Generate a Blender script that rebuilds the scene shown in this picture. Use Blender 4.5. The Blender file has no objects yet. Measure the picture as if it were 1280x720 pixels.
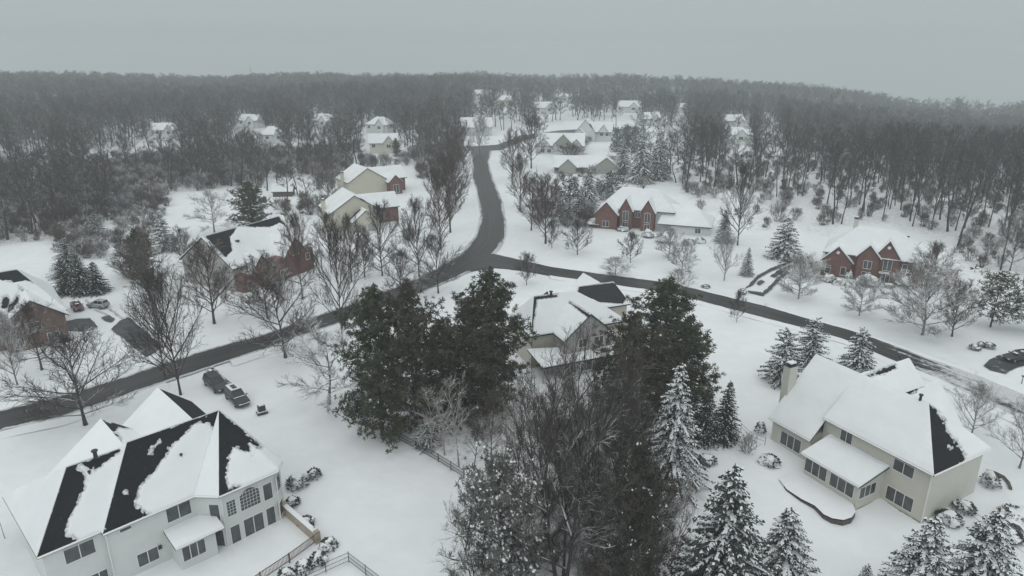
import bpy, bmesh, math, random
import numpy as np
from mathutils import Vector, Matrix, noise

R = math.radians
scene = bpy.context.scene
COL = scene.collection
random.seed(7)

# ------------------------------------------------------------------ camera
TH = R(18.8); FPX = 853.3; CAMZ = 50.0
CT, ST = math.cos(TH), math.sin(TH)
HAZE = 0.00056
EXPO = 0.07

def smooth(a, b, x):
    t = min(1.0, max(0.0, (x - a) / (b - a)))
    return t * t * (3 - 2 * t)

def terrain(x, y):
    d = math.hypot(x, y)
    z = 0.0
    if d < 160:
        z -= 0.65 * math.exp(-((x + 27) ** 2 + (y - 57) ** 2) / 120.0)
        z -= 1.1 * math.exp(-((x - 42) ** 2 + (y - 62) ** 2) / 110.0)
    if d > 260:
        az = math.degrees(math.atan2(x, y))
        z -= 30.0 * smooth(8, 36, az) * smooth(270, 800, d)
        z += 3.0 * smooth(350, 900, d) * smooth(8, -4, az) * smooth(-36, -10, az)
        z += 9.0 * smooth(500, 1000, d) * smooth(-14, -40, az)
        z += 11.0 * smooth(420, 900, d) * noise.noise(Vector((x * .0042, y * .0042, 7)))
    return z

def G(px, py, z=None):
    """ground point seen at a pixel of the 1280x720 photograph"""
    a, b = (px - 640) / FPX, (360 - py) / FPX
    d = Vector((a, b * ST + CT, b * CT - ST))
    if z is not None:
        t = (z - CAMZ) / d.z
        return Vector((d.x * t, d.y * t, z))
    zz = 0.0
    for _ in range(8):
        t = (zz - CAMZ) / min(d.z, -0.004)
        zz = terrain(d.x * t, d.y * t)
    return Vector((d.x * t, d.y * t, zz))

def P(x, y, z):
    w = z - CAMZ
    dep = y * CT - w * ST
    return 640 + FPX * x / dep, 360 - FPX * (y * ST + w * CT) / dep, dep

def z_at(y, py):
    k = (360 - py) / FPX
    return CAMZ + y * (k * CT - ST) / (CT + k * ST)

def inpoly(x, y, poly):
    c = False
    n = len(poly); j = n - 1
    for i in range(n):
        xi, yi = poly[i]; xj, yj = poly[j]
        if (yi > y) != (yj > y) and x < (xj - xi) * (y - yi) / (yj - yi) + xi:
            c = not c
        j = i
    return c

def sdist(x, y, poly):
    """signed distance to a polygon, positive outside"""
    best = 1e9
    n = len(poly)
    for i in range(n):
        x0, y0 = poly[i]; x1, y1 = poly[(i + 1) % n]
        dx, dy = x1 - x0, y1 - y0
        L = dx * dx + dy * dy or 1e-9
        t = max(0, min(1, ((x - x0) * dx + (y - y0) * dy) / L))
        best = min(best, math.hypot(x - x0 - t * dx, y - y0 - t * dy))
    return -best if inpoly(x, y, poly) else best

cam_d = bpy.data.cameras.new('camera')
cam = bpy.data.objects.new('camera', cam_d)
COL.objects.link(cam)
cam.location = (0, 0, CAMZ)
cam.rotation_euler = (R(90) - TH, 0, 0)
cam_d.sensor_width = 36.0
cam_d.lens = 36.0 * FPX / 1280.0
cam_d.clip_start = 0.5
cam_d.clip_end = 9000
scene.camera = cam

# ------------------------------------------------------------------ materials
SNOWC = (0.80, 0.825, 0.84)

class NT:
    def __init__(self, name):
        self.m = bpy.data.materials.new(name)
        self.m.use_nodes = True
        self.t = self.m.node_tree
        self.n = self.t.nodes
        self.b = self.n['Principled BSDF']
    def new(self, typ, **kw):
        nd = self.n.new(typ)
        for k, v in kw.items():
            if k.startswith('i_'):
                key = k[2:]
                nd.inputs[int(key) if key.isdigit() else key.replace('_', ' ')].default_value = v
            else:
                setattr(nd, k, v)
        return nd
    def link(self, a, b):
        self.t.links.new(a, b)
    def coord(self, kind='Object'):
        return self.new('ShaderNodeTexCoord').outputs[kind]
    def noise(self, scale, detail=4, rough=0.6, vec=None):
        nd = self.new('ShaderNodeTexNoise')
        nd.inputs['Scale'].default_value = scale
        nd.inputs['Detail'].default_value = detail
        nd.inputs['Roughness'].default_value = rough
        self.link(vec if vec is not None else self.coord(), nd.inputs['Vector'])
        return nd.outputs['Fac']
    def mapr(self, v, a, b, c=0.0, d=1.0):
        nd = self.new('ShaderNodeMapRange')
        self.link(v, nd.inputs[0])
        for i, x in zip((1, 2, 3, 4), (a, b, c, d)):
            nd.inputs[i].default_value = x
        return nd.outputs[0]
    def math(self, op, a, b=None):
        nd = self.new('ShaderNodeMath', operation=op)
        for i, x in enumerate((a, b)):
            if x is None: continue
            if isinstance(x, (int, float)): nd.inputs[i].default_value = x
            else: self.link(x, nd.inputs[i])
        return nd.outputs[0]
    def mix(self, f, a, b):
        nd = self.new('ShaderNodeMix', data_type='RGBA')
        if isinstance(f, (int, float)): nd.inputs[0].default_value = f
        else: self.link(f, nd.inputs[0])
        for i, x in ((6, a), (7, b)):
            if isinstance(x, tuple): nd.inputs[i].default_value = (*x[:3], 1)
            else: self.link(x, nd.inputs[i])
        return nd.outputs[2]
    def base(self, c):
        if isinstance(c, tuple): self.b.inputs['Base Color'].default_value = (*c, 1)
        else: self.link(c, self.b.inputs['Base Color'])
    def bump(self, h, strength=0.3, dist=0.05):
        nd = self.new('ShaderNodeBump')
        nd.inputs['Strength'].default_value = strength
        nd.inputs['Distance'].default_value = dist
        self.link(h, nd.inputs['Height'])
        self.link(nd.outputs[0], self.b.inputs['Normal'])

MATS = {}
def mat(name, color, rough=0.8, var=0.12, scale=2.0, bump=0.0, metal=0.0):
    if name in MATS: return MATS[name]
    t = NT(name)
    a = tuple(c * (1 - var) for c in color); b = tuple(min(1, c * (1 + var)) for c in color)
    f = t.noise(scale)
    t.base(t.mix(t.mapr(f, 0.3, 0.7), a, b))
    t.b.inputs['Roughness'].default_value = rough
    t.b.inputs['Metallic'].default_value = metal
    if bump: t.bump(t.noise(scale * 4), bump, 0.05)
    MATS[name] = t.m
    return t.m

def snow_mat(name, speck=False, melt=False):
    t = NT(name)
    f = t.math('ADD', t.math('MULTIPLY', t.noise(0.35, 5), .35), t.math('MULTIPLY', t.noise(0.035, 4), .65))
    c = t.mix(t.mapr(f, 0.35, 0.62), (0.70, 0.73, 0.755), SNOWC)
    if speck:
        # twigs, weeds and leaf litter poking through the snow under the trees
        att = t.new('ShaderNodeAttribute', attribute_name='litter')
        n1 = t.noise(0.9, 8, 0.75)
        k = t.math('MULTIPLY', t.mapr(n1, 0.47, 0.68), att.outputs['Fac'])
        c = t.mix(k, c, (0.22, 0.20, 0.185))
    if melt:
        # thin half-melted snow along the bare patches
        att = t.new('ShaderNodeAttribute', attribute_name='thickness')
        k = t.math('MULTIPLY', t.mapr(att.outputs['Fac'], 0.0, 0.75, 1.0, 0.0), t.mapr(t.noise(3.5, 6, 0.7), 0.36, 0.60))
        c = t.mix(k, c, (0.09, 0.095, 0.10))
    t.base(c)
    t.b.inputs['Roughness'].default_value = 0.75
    t.b.inputs['Specular IOR Level'].default_value = 0.25
    big = t.math('ADD', t.noise(0.12, 3), t.math('MULTIPLY', t.noise(0.7, 3), 0.25))
    t.bump(big, 0.5, 0.5)
    MATS[name] = t.m
    return t.m

snow_mat('snow_ground', True); snow_mat('snow_lying'); snow_mat('snow_roof', False, True)

def bark_mat(name, color, thr=0.45, amount=1.0, nscale=3.0):
    """bark with snow lying on whatever faces the sky"""
    t = NT(name)
    n = t.noise(nscale, 5)
    c = t.mix(t.mapr(n, 0.3, 0.7), tuple(x * 0.7 for x in color), tuple(x * 1.3 for x in color))
    g = t.new('ShaderNodeNewGeometry')
    s = t.new('ShaderNodeSeparateXYZ')
    t.link(g.outputs['Normal'], s.inputs[0])
    up = t.mapr(s.outputs['Z'], thr, thr + 0.25)
    n2 = t.mapr(t.noise(0.8, 4), 0.38, 0.55)
    f = t.math('MULTIPLY', t.math('MULTIPLY', up, n2), amount)
    t.base(t.mix(f, c, SNOWC))
    t.b.inputs['Roughness'].default_value = 0.9
    t.b.inputs['Specular IOR Level'].default_value = 0.2
    MATS[name] = t.m

bark_mat('bark_dark', (0.062, 0.056, 0.051), 0.5, 0.55)
bark_mat('bark_brown', (0.090, 0.070, 0.060), 0.55, 0.45)
bark_mat('bark_red', (0.085, 0.062, 0.058), 0.6, 0.3)
bark_mat('bark_snowy', (0.15, 0.14, 0.135), 0.0, 1.0)
bark_mat('bark_frost', (0.27, 0.262, 0.255), 0.0, 1.0)
bark_mat('bark_pale', (0.30, 0.28, 0.26), 0.3, 0.9)
bark_mat('bark_black', (0.045, 0.040, 0.037), 0.35, 0.7)
bark_mat('bark_far', (0.050, 0.047, 0.045), 0.6, 0.3)
bark_mat('twig_far', (0.068, 0.060, 0.056), 0.7, 0.2)

def needle_mat(name, color, thr, amount):
    t = NT(name)
    n = t.noise(1.3, 4)
    c = t.mix(t.mapr(n, 0.3, 0.7), tuple(x * 0.6 for x in color), tuple(x * 1.4 for x in color))
    t.base(c)
    t.b.inputs['Roughness'].default_value = 0.85
    t.b.inputs['Specular IOR Level'].default_value = 0.2
    MATS[name] = t.m
needle_mat('needles_spruce', (0.050, 0.060, 0.052), 0, 0)
needle_mat('needles_pine', (0.070, 0.080, 0.050), 0, 0)
needle_mat('needles_dark', (0.046, 0.052, 0.042), 0, 0)
needle_mat('needles_olive', (0.082, 0.076, 0.056), 0, 0)
needle_mat('needles_frost', (0.15, 0.16, 0.145), 0, 0)
needle_mat('needles_brown', (0.060, 0.055, 0.045), 0, 0)

def siding_mat(name, color, pitch=0.2, rough=0.6):
    t = NT(name)
    s = t.new('ShaderNodeSeparateXYZ'); t.link(t.coord(), s.inputs[0])
    saw = t.math('FRACT', t.math('MULTIPLY', s.outputs['Z'], 1 / pitch))
    n = t.noise(0.7, 5)
    c = t.mix(t.mapr(n, 0.3, 0.7), tuple(x * 0.93 for x in color), color)
    t.base(t.mix(t.mapr(saw, 0.0, 0.12, 0.35, 0.0), c, tuple(x * 0.55 for x in color)))
    t.b.inputs['Roughness'].default_value = rough
    t.bump(saw, 0.5, 0.03)
    MATS[name] = t.m
siding_mat('siding_white', (0.66, 0.68, 0.67))
siding_mat('siding_cream', (0.60, 0.60, 0.535))
siding_mat('siding_yellow', (0.56, 0.545, 0.455))
siding_mat('siding_grey', (0.40, 0.395, 0.385))
siding_mat('siding_green', (0.36, 0.365, 0.33))
siding_mat('siding_tan', (0.50, 0.475, 0.41))

def brick_mat(name, color):
    t = NT(name)
    mp = t.new('ShaderNodeMapping'); t.link(t.coord(), mp.inputs[0])
    mp.inputs['Rotation'].default_value = (R(90), 0, 0)
    bk = t.new('ShaderNodeTexBrick')
    t.link(mp.outputs[0], bk.inputs[0])
    bk.inputs['Color1'].default_value = (*[c * 0.75 for c in color], 1)
    bk.inputs['Color2'].default_value = (*[c * 1.2 for c in color], 1)
    bk.inputs['Mortar'].default_value = (0.30, 0.25, 0.22, 1)
    bk.inputs['Scale'].default_value = 4.0
    bk.inputs['Mortar Size'].default_value = 0.02
    n = t.mapr(t.noise(0.8, 4), 0.3, 0.7, 0.0, 0.35)
    t.base(t.mix(n, bk.outputs['Color'], tuple(c * 0.6 for c in color)))
    t.b.inputs['Roughness'].default_value = 0.9
    MATS[name] = t.m
brick_mat('brick_red', (0.150, 0.060, 0.050))
brick_mat('brick_brown', (0.12, 0.065, 0.052))

def shingle_mat(name, color):
    t = NT(name)
    n = t.noise(6.0, 4); s = t.new('ShaderNodeSeparateXYZ'); t.link(t.coord(), s.inputs[0])
    saw = t.math('FRACT', t.math('MULTIPLY', s.outputs['Z'], 5.0))
    n3 = t.noise(0.5, 4)
    c = t.mix(t.mapr(n, 0.3, 0.7), tuple(x * 0.7 for x in color), tuple(x * 1.35 for x in color))
    c = t.mix(t.mapr(n3, 0.45, 0.7, 0, 0.4), c, tuple(x * 1.6 for x in color))
    sp = t.mapr(t.noise(2.2, 9, 0.8), 0.635, 0.70)
    t.base(t.mix(t.math('MULTIPLY', sp, 0.55), c, SNOWC))
    t.b.inputs['Roughness'].default_value = 0.9
    t.b.inputs['Specular IOR Level'].default_value = 0.2
    t.bump(saw, 0.25, 0.03)
    MATS[name] = t.m
shingle_mat('shingle_black', (0.0135, 0.0145, 0.0165))
shingle_mat('shingle_grey', (0.028, 0.028, 0.03))
mat('trim_white', (0.72, 0.73, 0.73), 0.5, 0.04, 1.0)
mat('trim_grey', (0.33, 0.34, 0.34), 0.6, 0.06, 1.0)
mat('stone_base', (0.36, 0.31, 0.25), 0.9, 0.3, 3.0, 0.4)
mat('stone_dark', (0.10, 0.09, 0.08), 0.9, 0.3, 3.0, 0.4)
mat('metal_black', (0.02, 0.021, 0.023), 0.5, 0.2, 3.0)
mat('wood_red', (0.13, 0.075, 0.065), 0.8, 0.2, 3.0)
mat('wood_dark', (0.09, 0.07, 0.06), 0.8, 0.2, 3.0)
mat('plastic_dark', (0.03, 0.032, 0.034), 0.5, 0.1, 3.0)
mat('rubber', (0.015, 0.015, 0.015), 0.9, 0.1, 5.0)
mat('paint_dark', (0.022, 0.025, 0.030), 0.3, 0.05, 3.0)
mat('paint_maroon', (0.085, 0.018, 0.022), 0.3, 0.05, 3.0)
mat('paint_silver', (0.42, 0.43, 0.44), 0.3, 0.05, 3.0, 0, 0.3)
mat('lamp_glass', (0.6, 0.6, 0.58), 0.15, 0.05, 3.0)
mat('lamp_red', (0.25, 0.02, 0.02), 0.25, 0.05, 3.0)

def glass_mat(name, color):
    t = NT(name)
    n = t.noise(0.9, 3)
    t.base(t.mix(t.mapr(n, 0.3, 0.7), tuple(c * 0.6 for c in color), tuple(c * 1.3 for c in color)))
    t.b.inputs['Roughness'].default_value = 0.12
    t.b.inputs['Specular IOR Level'].default_value = 0.5
    MATS[name] = t.m
glass_mat('window_glass', (0.075, 0.082, 0.085))
glass_mat('car_glass', (0.03, 0.033, 0.036))

# asphalt: wet, with slush left by the plough where the 'slush' attribute says so
def asphalt_mat(name, color):
    t = NT(name)
    att = t.new('ShaderNodeAttribute', attribute_name='slush')
    uv = t.new('ShaderNodeAttribute', attribute_name='lane')
    n = t.noise(0.25, 6); n2 = t.noise(5.0, 3)
    c = t.mix(t.mapr(n, 0.3, 0.7), tuple(x * 0.75 for x in color), tuple(x * 1.25 for x in color))
    # streaks drawn out along the lane
    wm = t.new('ShaderNodeMapping'); t.link(uv.outputs['Vector'], wm.inputs[0]); wm.inputs['Scale'].default_value = (0.03, 0.9, 1)
    c = t.mix(t.mapr(t.noise(1.0, 3, 0.5, wm.outputs[0]), 0.4, 0.65), c, tuple(x * 2.3 for x in color))
    cmb = t.new('ShaderNodeMapping'); t.link(uv.outputs['Vector'], cmb.inputs[0])
    cmb.inputs['Scale'].default_value = (0.07, 1.0, 1)
    ns = t.noise(1.0, 5, 0.6, cmb.outputs[0])
    ns2 = t.noise(0.7, 6, 0.7)
    k = t.math('ADD', t.math('MULTIPLY', ns, 0.6), t.math('MULTIPLY', ns2, 0.4))
    lim = t.mapr(att.outputs['Fac'], 0.0, 1.0, 0.76, 0.34)
    f = t.math('SUBTRACT', k, lim)
    f = t.mapr(f, -0.02, 0.07)
    dirty = t.mix(t.mapr(n2, 0.3, 0.7), (0.40, 0.41, 0.42), (0.66, 0.68, 0.70))
    t.base(t.mix(f, c, dirty))
    t.b.inputs['Specular IOR Level'].default_value = 0.3
    r = t.mapr(f, 0, 1, 0.45, 0.8)
    t.link(r, t.b.inputs['Roughness'])
    t.bump(n2, 0.3, 0.02)
    MATS[name] = t.m
asphalt_mat('asphalt', (0.019, 0.0185, 0.0185))
asphalt_mat('asphalt_wet', (0.026, 0.028, 0.030))

# ------------------------------------------------------------------ mesh helpers
class MB:
    """collects polygons and links them as one mesh object"""
    def __init__(self):
        self.v = []; self.f = []; self.mi = []
    def poly(self, pts, m=0):
        i = len(self.v)
        self.v.extend([tuple(p) for p in pts])
        self.f.append(tuple(range(i, i + len(pts)))); self.mi.append(m)
    def quadmesh(self, verts, faces, m=0):
        i = len(self.v)
        self.v.extend([tuple(p) for p in verts])
        for f in faces:
            self.f.append(tuple(k + i for k in f)); self.mi.append(m)
    def prism(self, poly, z0, z1, m=0, bottom=True):
        n = len(poly)
        a = [(p[0], p[1], z0) for p in poly]; b = [(p[0], p[1], z1) for p in poly]
        fs = [(i, (i + 1) % n, n + (i + 1) % n, n + i) for i in range(n)]
        fs.append(tuple(range(n, 2 * n)))
        if bottom: fs.append(tuple(reversed(range(n))))
        self.quadmesh(a + b, fs, m)
    def slab(self, poly3, th, m=0):
        n = len(poly3)
        b = [tuple(p) for p in poly3]; a = [(p[0], p[1], p[2] - th) for p in b]
        fs = [(i, (i + 1) % n, n + (i + 1) % n, n + i) for i in range(n)]
        fs.append(tuple(range(n, 2 * n))); fs.append(tuple(reversed(range(n))))
        self.quadmesh(a + b, fs, m)
    def box(self, c, s, m=0, rot=0.0):
        cx, cy, cz = c; hx, hy, hz = s[0] / 2, s[1] / 2, s[2] / 2
        co, si = math.cos(rot), math.sin(rot)
        vs = []
        for dz in (-hz, hz):
            for dx, dy in ((-hx, -hy), (hx, -hy), (hx, hy), (-hx, hy)):
                vs.append((cx + dx * co - dy * si, cy + dx * si + dy * co, cz + dz))
        self.quadmesh(vs, [(3, 2, 1, 0), (4, 5, 6, 7), (0, 1, 5, 4), (1, 2, 6, 5), (2, 3, 7, 6), (3, 0, 4, 7)], m)
    def tube(self, pts, rad, sides=4, m=0):
        n = len(pts)
        vs = []
        for i in range(n):
            p = pts[i]
            q0 = pts[max(0, i - 1)]; q1 = pts[min(n - 1, i + 1)]
            dx, dy, dz = q1[0] - q0[0], q1[1] - q0[1], q1[2] - q0[2]
            L = math.sqrt(dx * dx + dy * dy + dz * dz) or 1e-6
            dx /= L; dy /= L; dz /= L
            if abs(dz) < 0.9: ax, ay, az = dy, -dx, 0.0
            else: ax, ay, az = 0.0, dz, -dy
            L = math.sqrt(ax * ax + ay * ay + az * az); ax /= L; ay /= L; az /= L
            bx, by, bz = dy * az - dz * ay, dz * ax - dx * az, dx * ay - dy * ax
            r = rad[i]
            for k in range(sides):
                an = 6.28318 * k / sides
                c, s = math.cos(an) * r, math.sin(an) * r
                vs.append((p[0] + ax * c + bx * s, p[1] + ay * c + by * s, p[2] + az * c + bz * s))
        fs = []
        for i in range(n - 1):
            for k in range(sides):
                k2 = (k + 1) % sides
                fs.append((i * sides + k, i * sides + k2, (i + 1) * sides + k2, (i + 1) * sides + k))
        if rad[-1] > 0.05: fs.append(tuple((n - 1) * sides + k for k in range(sides)))
        self.quadmesh(vs, fs, m)
    def mesh(self, name, mats):
        me = bpy.data.meshes.new(name)
        me.from_pydata(self.v, [], self.f)
        for m in (mats if isinstance(mats, (list, tuple)) else [mats]):
            me.materials.append(MATS[m] if isinstance(m, str) else m)
        if any(self.mi): me.polygons.foreach_set('material_index', self.mi)
        return me
    def obj(self, name, mats, parent=None, normals=True):
        me = self.mesh(name, mats)
        if normals:
            bm = bmesh.new(); bm.from_mesh(me)
            bmesh.ops.recalc_face_normals(bm, faces=bm.faces[:])
            bm.to_mesh(me); bm.free()
        return link(name, me, parent)

def link(name, me, parent=None):
    o = bpy.data.objects.new(name, me)
    COL.objects.link(o)
    if parent is not None: o.parent = parent
    return o

def tag(o, label=None, cat=None, group=None, kind=None):
    if label: o['label'] = label
    if cat: o['category'] = cat
    if group: o['group'] = group
    if kind: o['kind'] = kind
    return o

def thing(name, label, cat, loc=(0, 0, 0), rz=0.0, group=None):
    o = bpy.data.objects.new(name, None)
    COL.objects.link(o)
    o.empty_display_size = 0.5
    o.location = loc; o.rotation_euler = (0, 0, rz)
    return tag(o, label, cat, group)

def copy_thing(src, loc, rz, label, scale=None, group=None):
    c = src.copy(); COL.objects.link(c)
    c.location = loc; c.rotation_euler = (0, 0, rz)
    if scale is not None: c.scale = scale
    c['label'] = label
    if group: c['group'] = group
    for ch in src.children:
        d = ch.copy(); COL.objects.link(d); d.parent = c
        for g in ch.children:
            e = g.copy(); COL.objects.link(e); e.parent = d
    return c
# ------------------------------------------------------------------ trees
def rdir(d, ang, az):
    """direction at angle ang from d, turned az about it"""
    d = d.normalized()
    a = d.orthogonal().normalized(); b = d.cross(a)
    return (d * math.cos(ang) + (a * math.cos(az) + b * math.sin(az)) * math.sin(ang)).normalized()

def limb_path(rng, p, d, L, n, wob, up):
    pts = [p.copy()]
    st = L / n
    for i in range(n):
        d = (d + Vector((rng.uniform(-wob, wob), rng.uniform(-wob, wob), rng.uniform(-wob, wob) + up))).normalized()
        p = p + d * st
        pts.append(p.copy())
    return pts

def at(pts, t):
    x = t * (len(pts) - 1); i = min(len(pts) - 2, int(x)); f = x - i
    return pts[i].lerp(pts[i + 1], f), (pts[i + 1] - pts[i]).normalized()

def bare_tree(seed, h, R_, tf, n1, n2, n3, n4, lo=65, hi=12, r0=None, wob=0.12, up=0.06, top=0.98,
              stems=1, lean=0.04, tw=0.017, shape=1.0, L0=0.0, start=0.75):
    """trunk and limbs in one builder, the twiggy crown in another"""
    rng = random.Random(seed)
    T, C = MB(), MB()
    r0 = r0 or h * 0.017
    th = h * tf
    for s in range(stems):
        if stems == 1:
            d0 = Vector((rng.uniform(-lean, lean), rng.uniform(-lean, lean), 1)).normalized(); p0 = Vector((0, 0, -0.5))
        else:
            a = 6.283 * s / stems + rng.uniform(-.4, .4); k = rng.uniform(0.12, 0.42)
            d0 = Vector((math.cos(a) * k, math.sin(a) * k, 1)).normalized(); p0 = Vector((math.cos(a) * .3, math.sin(a) * .3, -0.4))
        LL = h * top * rng.uniform(0.85, 1.0) if stems > 1 else h * top
        lead = limb_path(rng, p0, d0, LL, 9, wob * 0.45, 0.10)
        rr = r0 if stems == 1 else r0 * rng.uniform(0.6, 0.9)
        k0 = tf
        rad = []
        for i in range(10):
            t = i / 9
            rad.append(rr * (1.25 if i == 0 else 1) * (1 - 0.35 * t / max(k0, .05)) if t < k0 else max(0.02, rr * 0.62 * (1 - (t - k0) / (1.02 - k0)) ** 1.1))
        T.tube(lead, rad, 6)
        nn = max(3, n1 // stems)
        for i in range(nn):
            f = (i + rng.random() * 0.7) / nn
            t0 = k0 * start + (0.93 - k0 * start) * f ** 1.25
            p, dl = at(lead, t0)
            ang = R(lo + (hi - lo) * f + rng.uniform(-9, 9))
            d = rdir(Vector((0, 0, 1)).lerp(dl, 0.6), ang, i * 2.4 + rng.uniform(-.35, .35))
            # reach of the crown in that direction
            hh = h * (1 - tf * start)
            zc = h * tf * start + hh * 0.42
            best = 0.5
            for q in range(1, 60):
                L = q * h * 0.03
                e = p + d * L
                if (e.x ** 2 + e.y ** 2) / R_ ** 2 + ((e.z - zc) / (hh * 0.58)) ** 2 > 1.0: break
                best = L
            L = max(best, 0.12 * h) * rng.uniform(0.82, 1.08)
            r1 = max(0.025, min(rr * 0.5, L * 0.014 + 0.012))
            pts = limb_path(rng, p, d, L, 5, wob, up)
            T.tube(pts, [r1 * (1 - 0.78 * j / 5) for j in range(6)], 5)
            for j in range(n2):
                tt = 0.22 + 0.76 * (j + rng.random()) / n2
                p2, d2 = at(pts, tt)
                L2 = (L * 0.42 * (1.05 - tt * 0.62) + 0.25) * rng.uniform(0.7, 1.15)
                dd = rdir(d2, R(rng.uniform(24, 52)), rng.uniform(0, 6.28))
                dd = (dd + Vector((0, 0, 0.22))).normalized()
                q2 = limb_path(rng, p2, dd, L2, 3, wob * 1.1, up)
                r2 = max(0.014, r1 * 0.42 * (1 - tt * .4))
                C.tube(q2, [r2, r2 * .8, r2 * .6, r2 * .35], 4 if r2 > .03 else 3)
                for k in range(n3):
                    t3 = 0.2 + 0.8 * (k + rng.random()) / n3
                    p3, d3 = at(q2, min(t3, 1))
                    L3 = (L2 * 0.5 + 0.12) * rng.uniform(0.6, 1.1)
                    e3 = (rdir(d3, R(rng.uniform(20, 50)), rng.uniform(0, 6.28)) + Vector((0, 0, 0.15))).normalized()
                    q3 = limb_path(rng, p3, e3, L3, 2, wob, up)
                    C.tube(q3, [tw * 1.15, tw * .9, tw * .5], 3)
                    for m in range(n4):
                        p4, d4 = at(q3, rng.uniform(0.2, 1.0))
                        e4 = rdir(d4, R(rng.uniform(20, 55)), rng.uniform(0, 6.28))
                        L4 = (L3 * 0.6 + .1) * rng.uniform(.6, 1.1)
                        C.tube([p4, p4 + e4 * L4], [tw * .85, tw * .45], 3)
    return T, C

def spruce(seed, h, R_, snow, droop=0.25, whorls=None, dens=1.0, blade=0.34, ragged=0.2, base=0.05, power=0.85):
    """trunk builder, and foliage builder with needles (slot 0) and lying snow (slot 1)"""
    rng = random.Random(seed)
    T, C = MB(), MB()
    T.tube([(0, 0, -.4), (0, 0, h * .5), (0, 0, h * .985)], [h * .016, h * .009, .02], 6)
    nw = whorls or int(h / 0.42)
    for w in range(nw):
        f = w / nw
        z = h * (base + (0.985 - base) * f)
        L0 = R_ * (1 - f) ** power + 0.12
        nb = max(4, int((5 + 6 * (1 - f)) * dens))
        a0 = rng.random() * 6.28
        for b in range(nb):
            L = L0 * rng.uniform(1 - ragged * 1.6, 1 + ragged * .6)
            a = a0 + 6.283 * b / nb + rng.uniform(-.3, .3)
            zz = z + rng.uniform(-.25, .25)
            ca, sa = math.cos(a), math.sin(a)
            dr = droop * rng.uniform(.6, 1.4)
            rise = 0.35 * (f - .35)
            ns = max(3, int(L / (blade * 0.62)))
            pts = []
            for i in range(ns + 1):
                t = i / ns
                pts.append(Vector((ca * L * t, sa * L * t, zz + L * (rise * t - dr * t * t * (1.25 - .45 * t)))))
            sn = snow * rng.uniform(.5, 1.3)
            for i in range(1, ns + 1):
                p = pts[i]; d = (pts[i] - pts[i - 1]).normalized()
                side = Vector((-sa, ca, 0))
                for s in (-1, 1):
                    bl = blade * rng.uniform(.75, 1.35) * (0.75 + 0.5 * (1 - i / ns))
                    e = (d * rng.uniform(.5, .9) + side * s * rng.uniform(.5, .9) + Vector((0, 0, rng.uniform(-.55, -.05)))).normalized()
                    wv = e.cross(Vector((0, 0, 1))).normalized() * bl * .30
                    wv.z += rng.uniform(-.06, .06)
                    q = p + e * bl
                    mid = p + e * bl * .55
                    C.poly([p - wv * .3, mid - wv, q, mid + wv, p + wv * .3], 0)
                    if rng.random() < sn:
                        u = Vector((0, 0, .05 + .03 * rng.random()))
                        k = rng.uniform(.55, 1.0)
                        ww = wv * rng.uniform(.55, 1.05)
                        C.poly([p - ww * .4 + u, mid - ww + u * 1.6, mid + (q - mid) * k + u * .6, mid + ww + u * 1.6, p + ww * .4 + u], 1)
                # needles hanging under the branch give it depth
                if rng.random() < .8:
                    q = p + Vector((rng.uniform(-.15, .15), rng.uniform(-.15, .15), -blade * rng.uniform(.5, 1.0)))
                    wv = side * blade * .28 if rng.random() < .5 else d * blade * .3
                    C.poly([p - wv, p + wv, q], 0)
            if rng.random() < sn * .9 and L > .5:
                # a ridge of snow along the branch
                k = max(1, ns // 3); wv = Vector((-sa, ca, 0)) * blade * .28
                u = Vector((0, 0, .07))
                for i in range(k, ns):
                    if rng.random() < .75:
                        C.poly([pts[i] - wv + u, pts[i + 1] - wv * .8 + u, pts[i + 1] + wv * .8 + u, pts[i] + wv + u], 1)
    C.poly([(-.08, 0, h * .97), (.08, 0, h * .97), (0, 0, h * 1.01)], 0)
    return T, C

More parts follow.
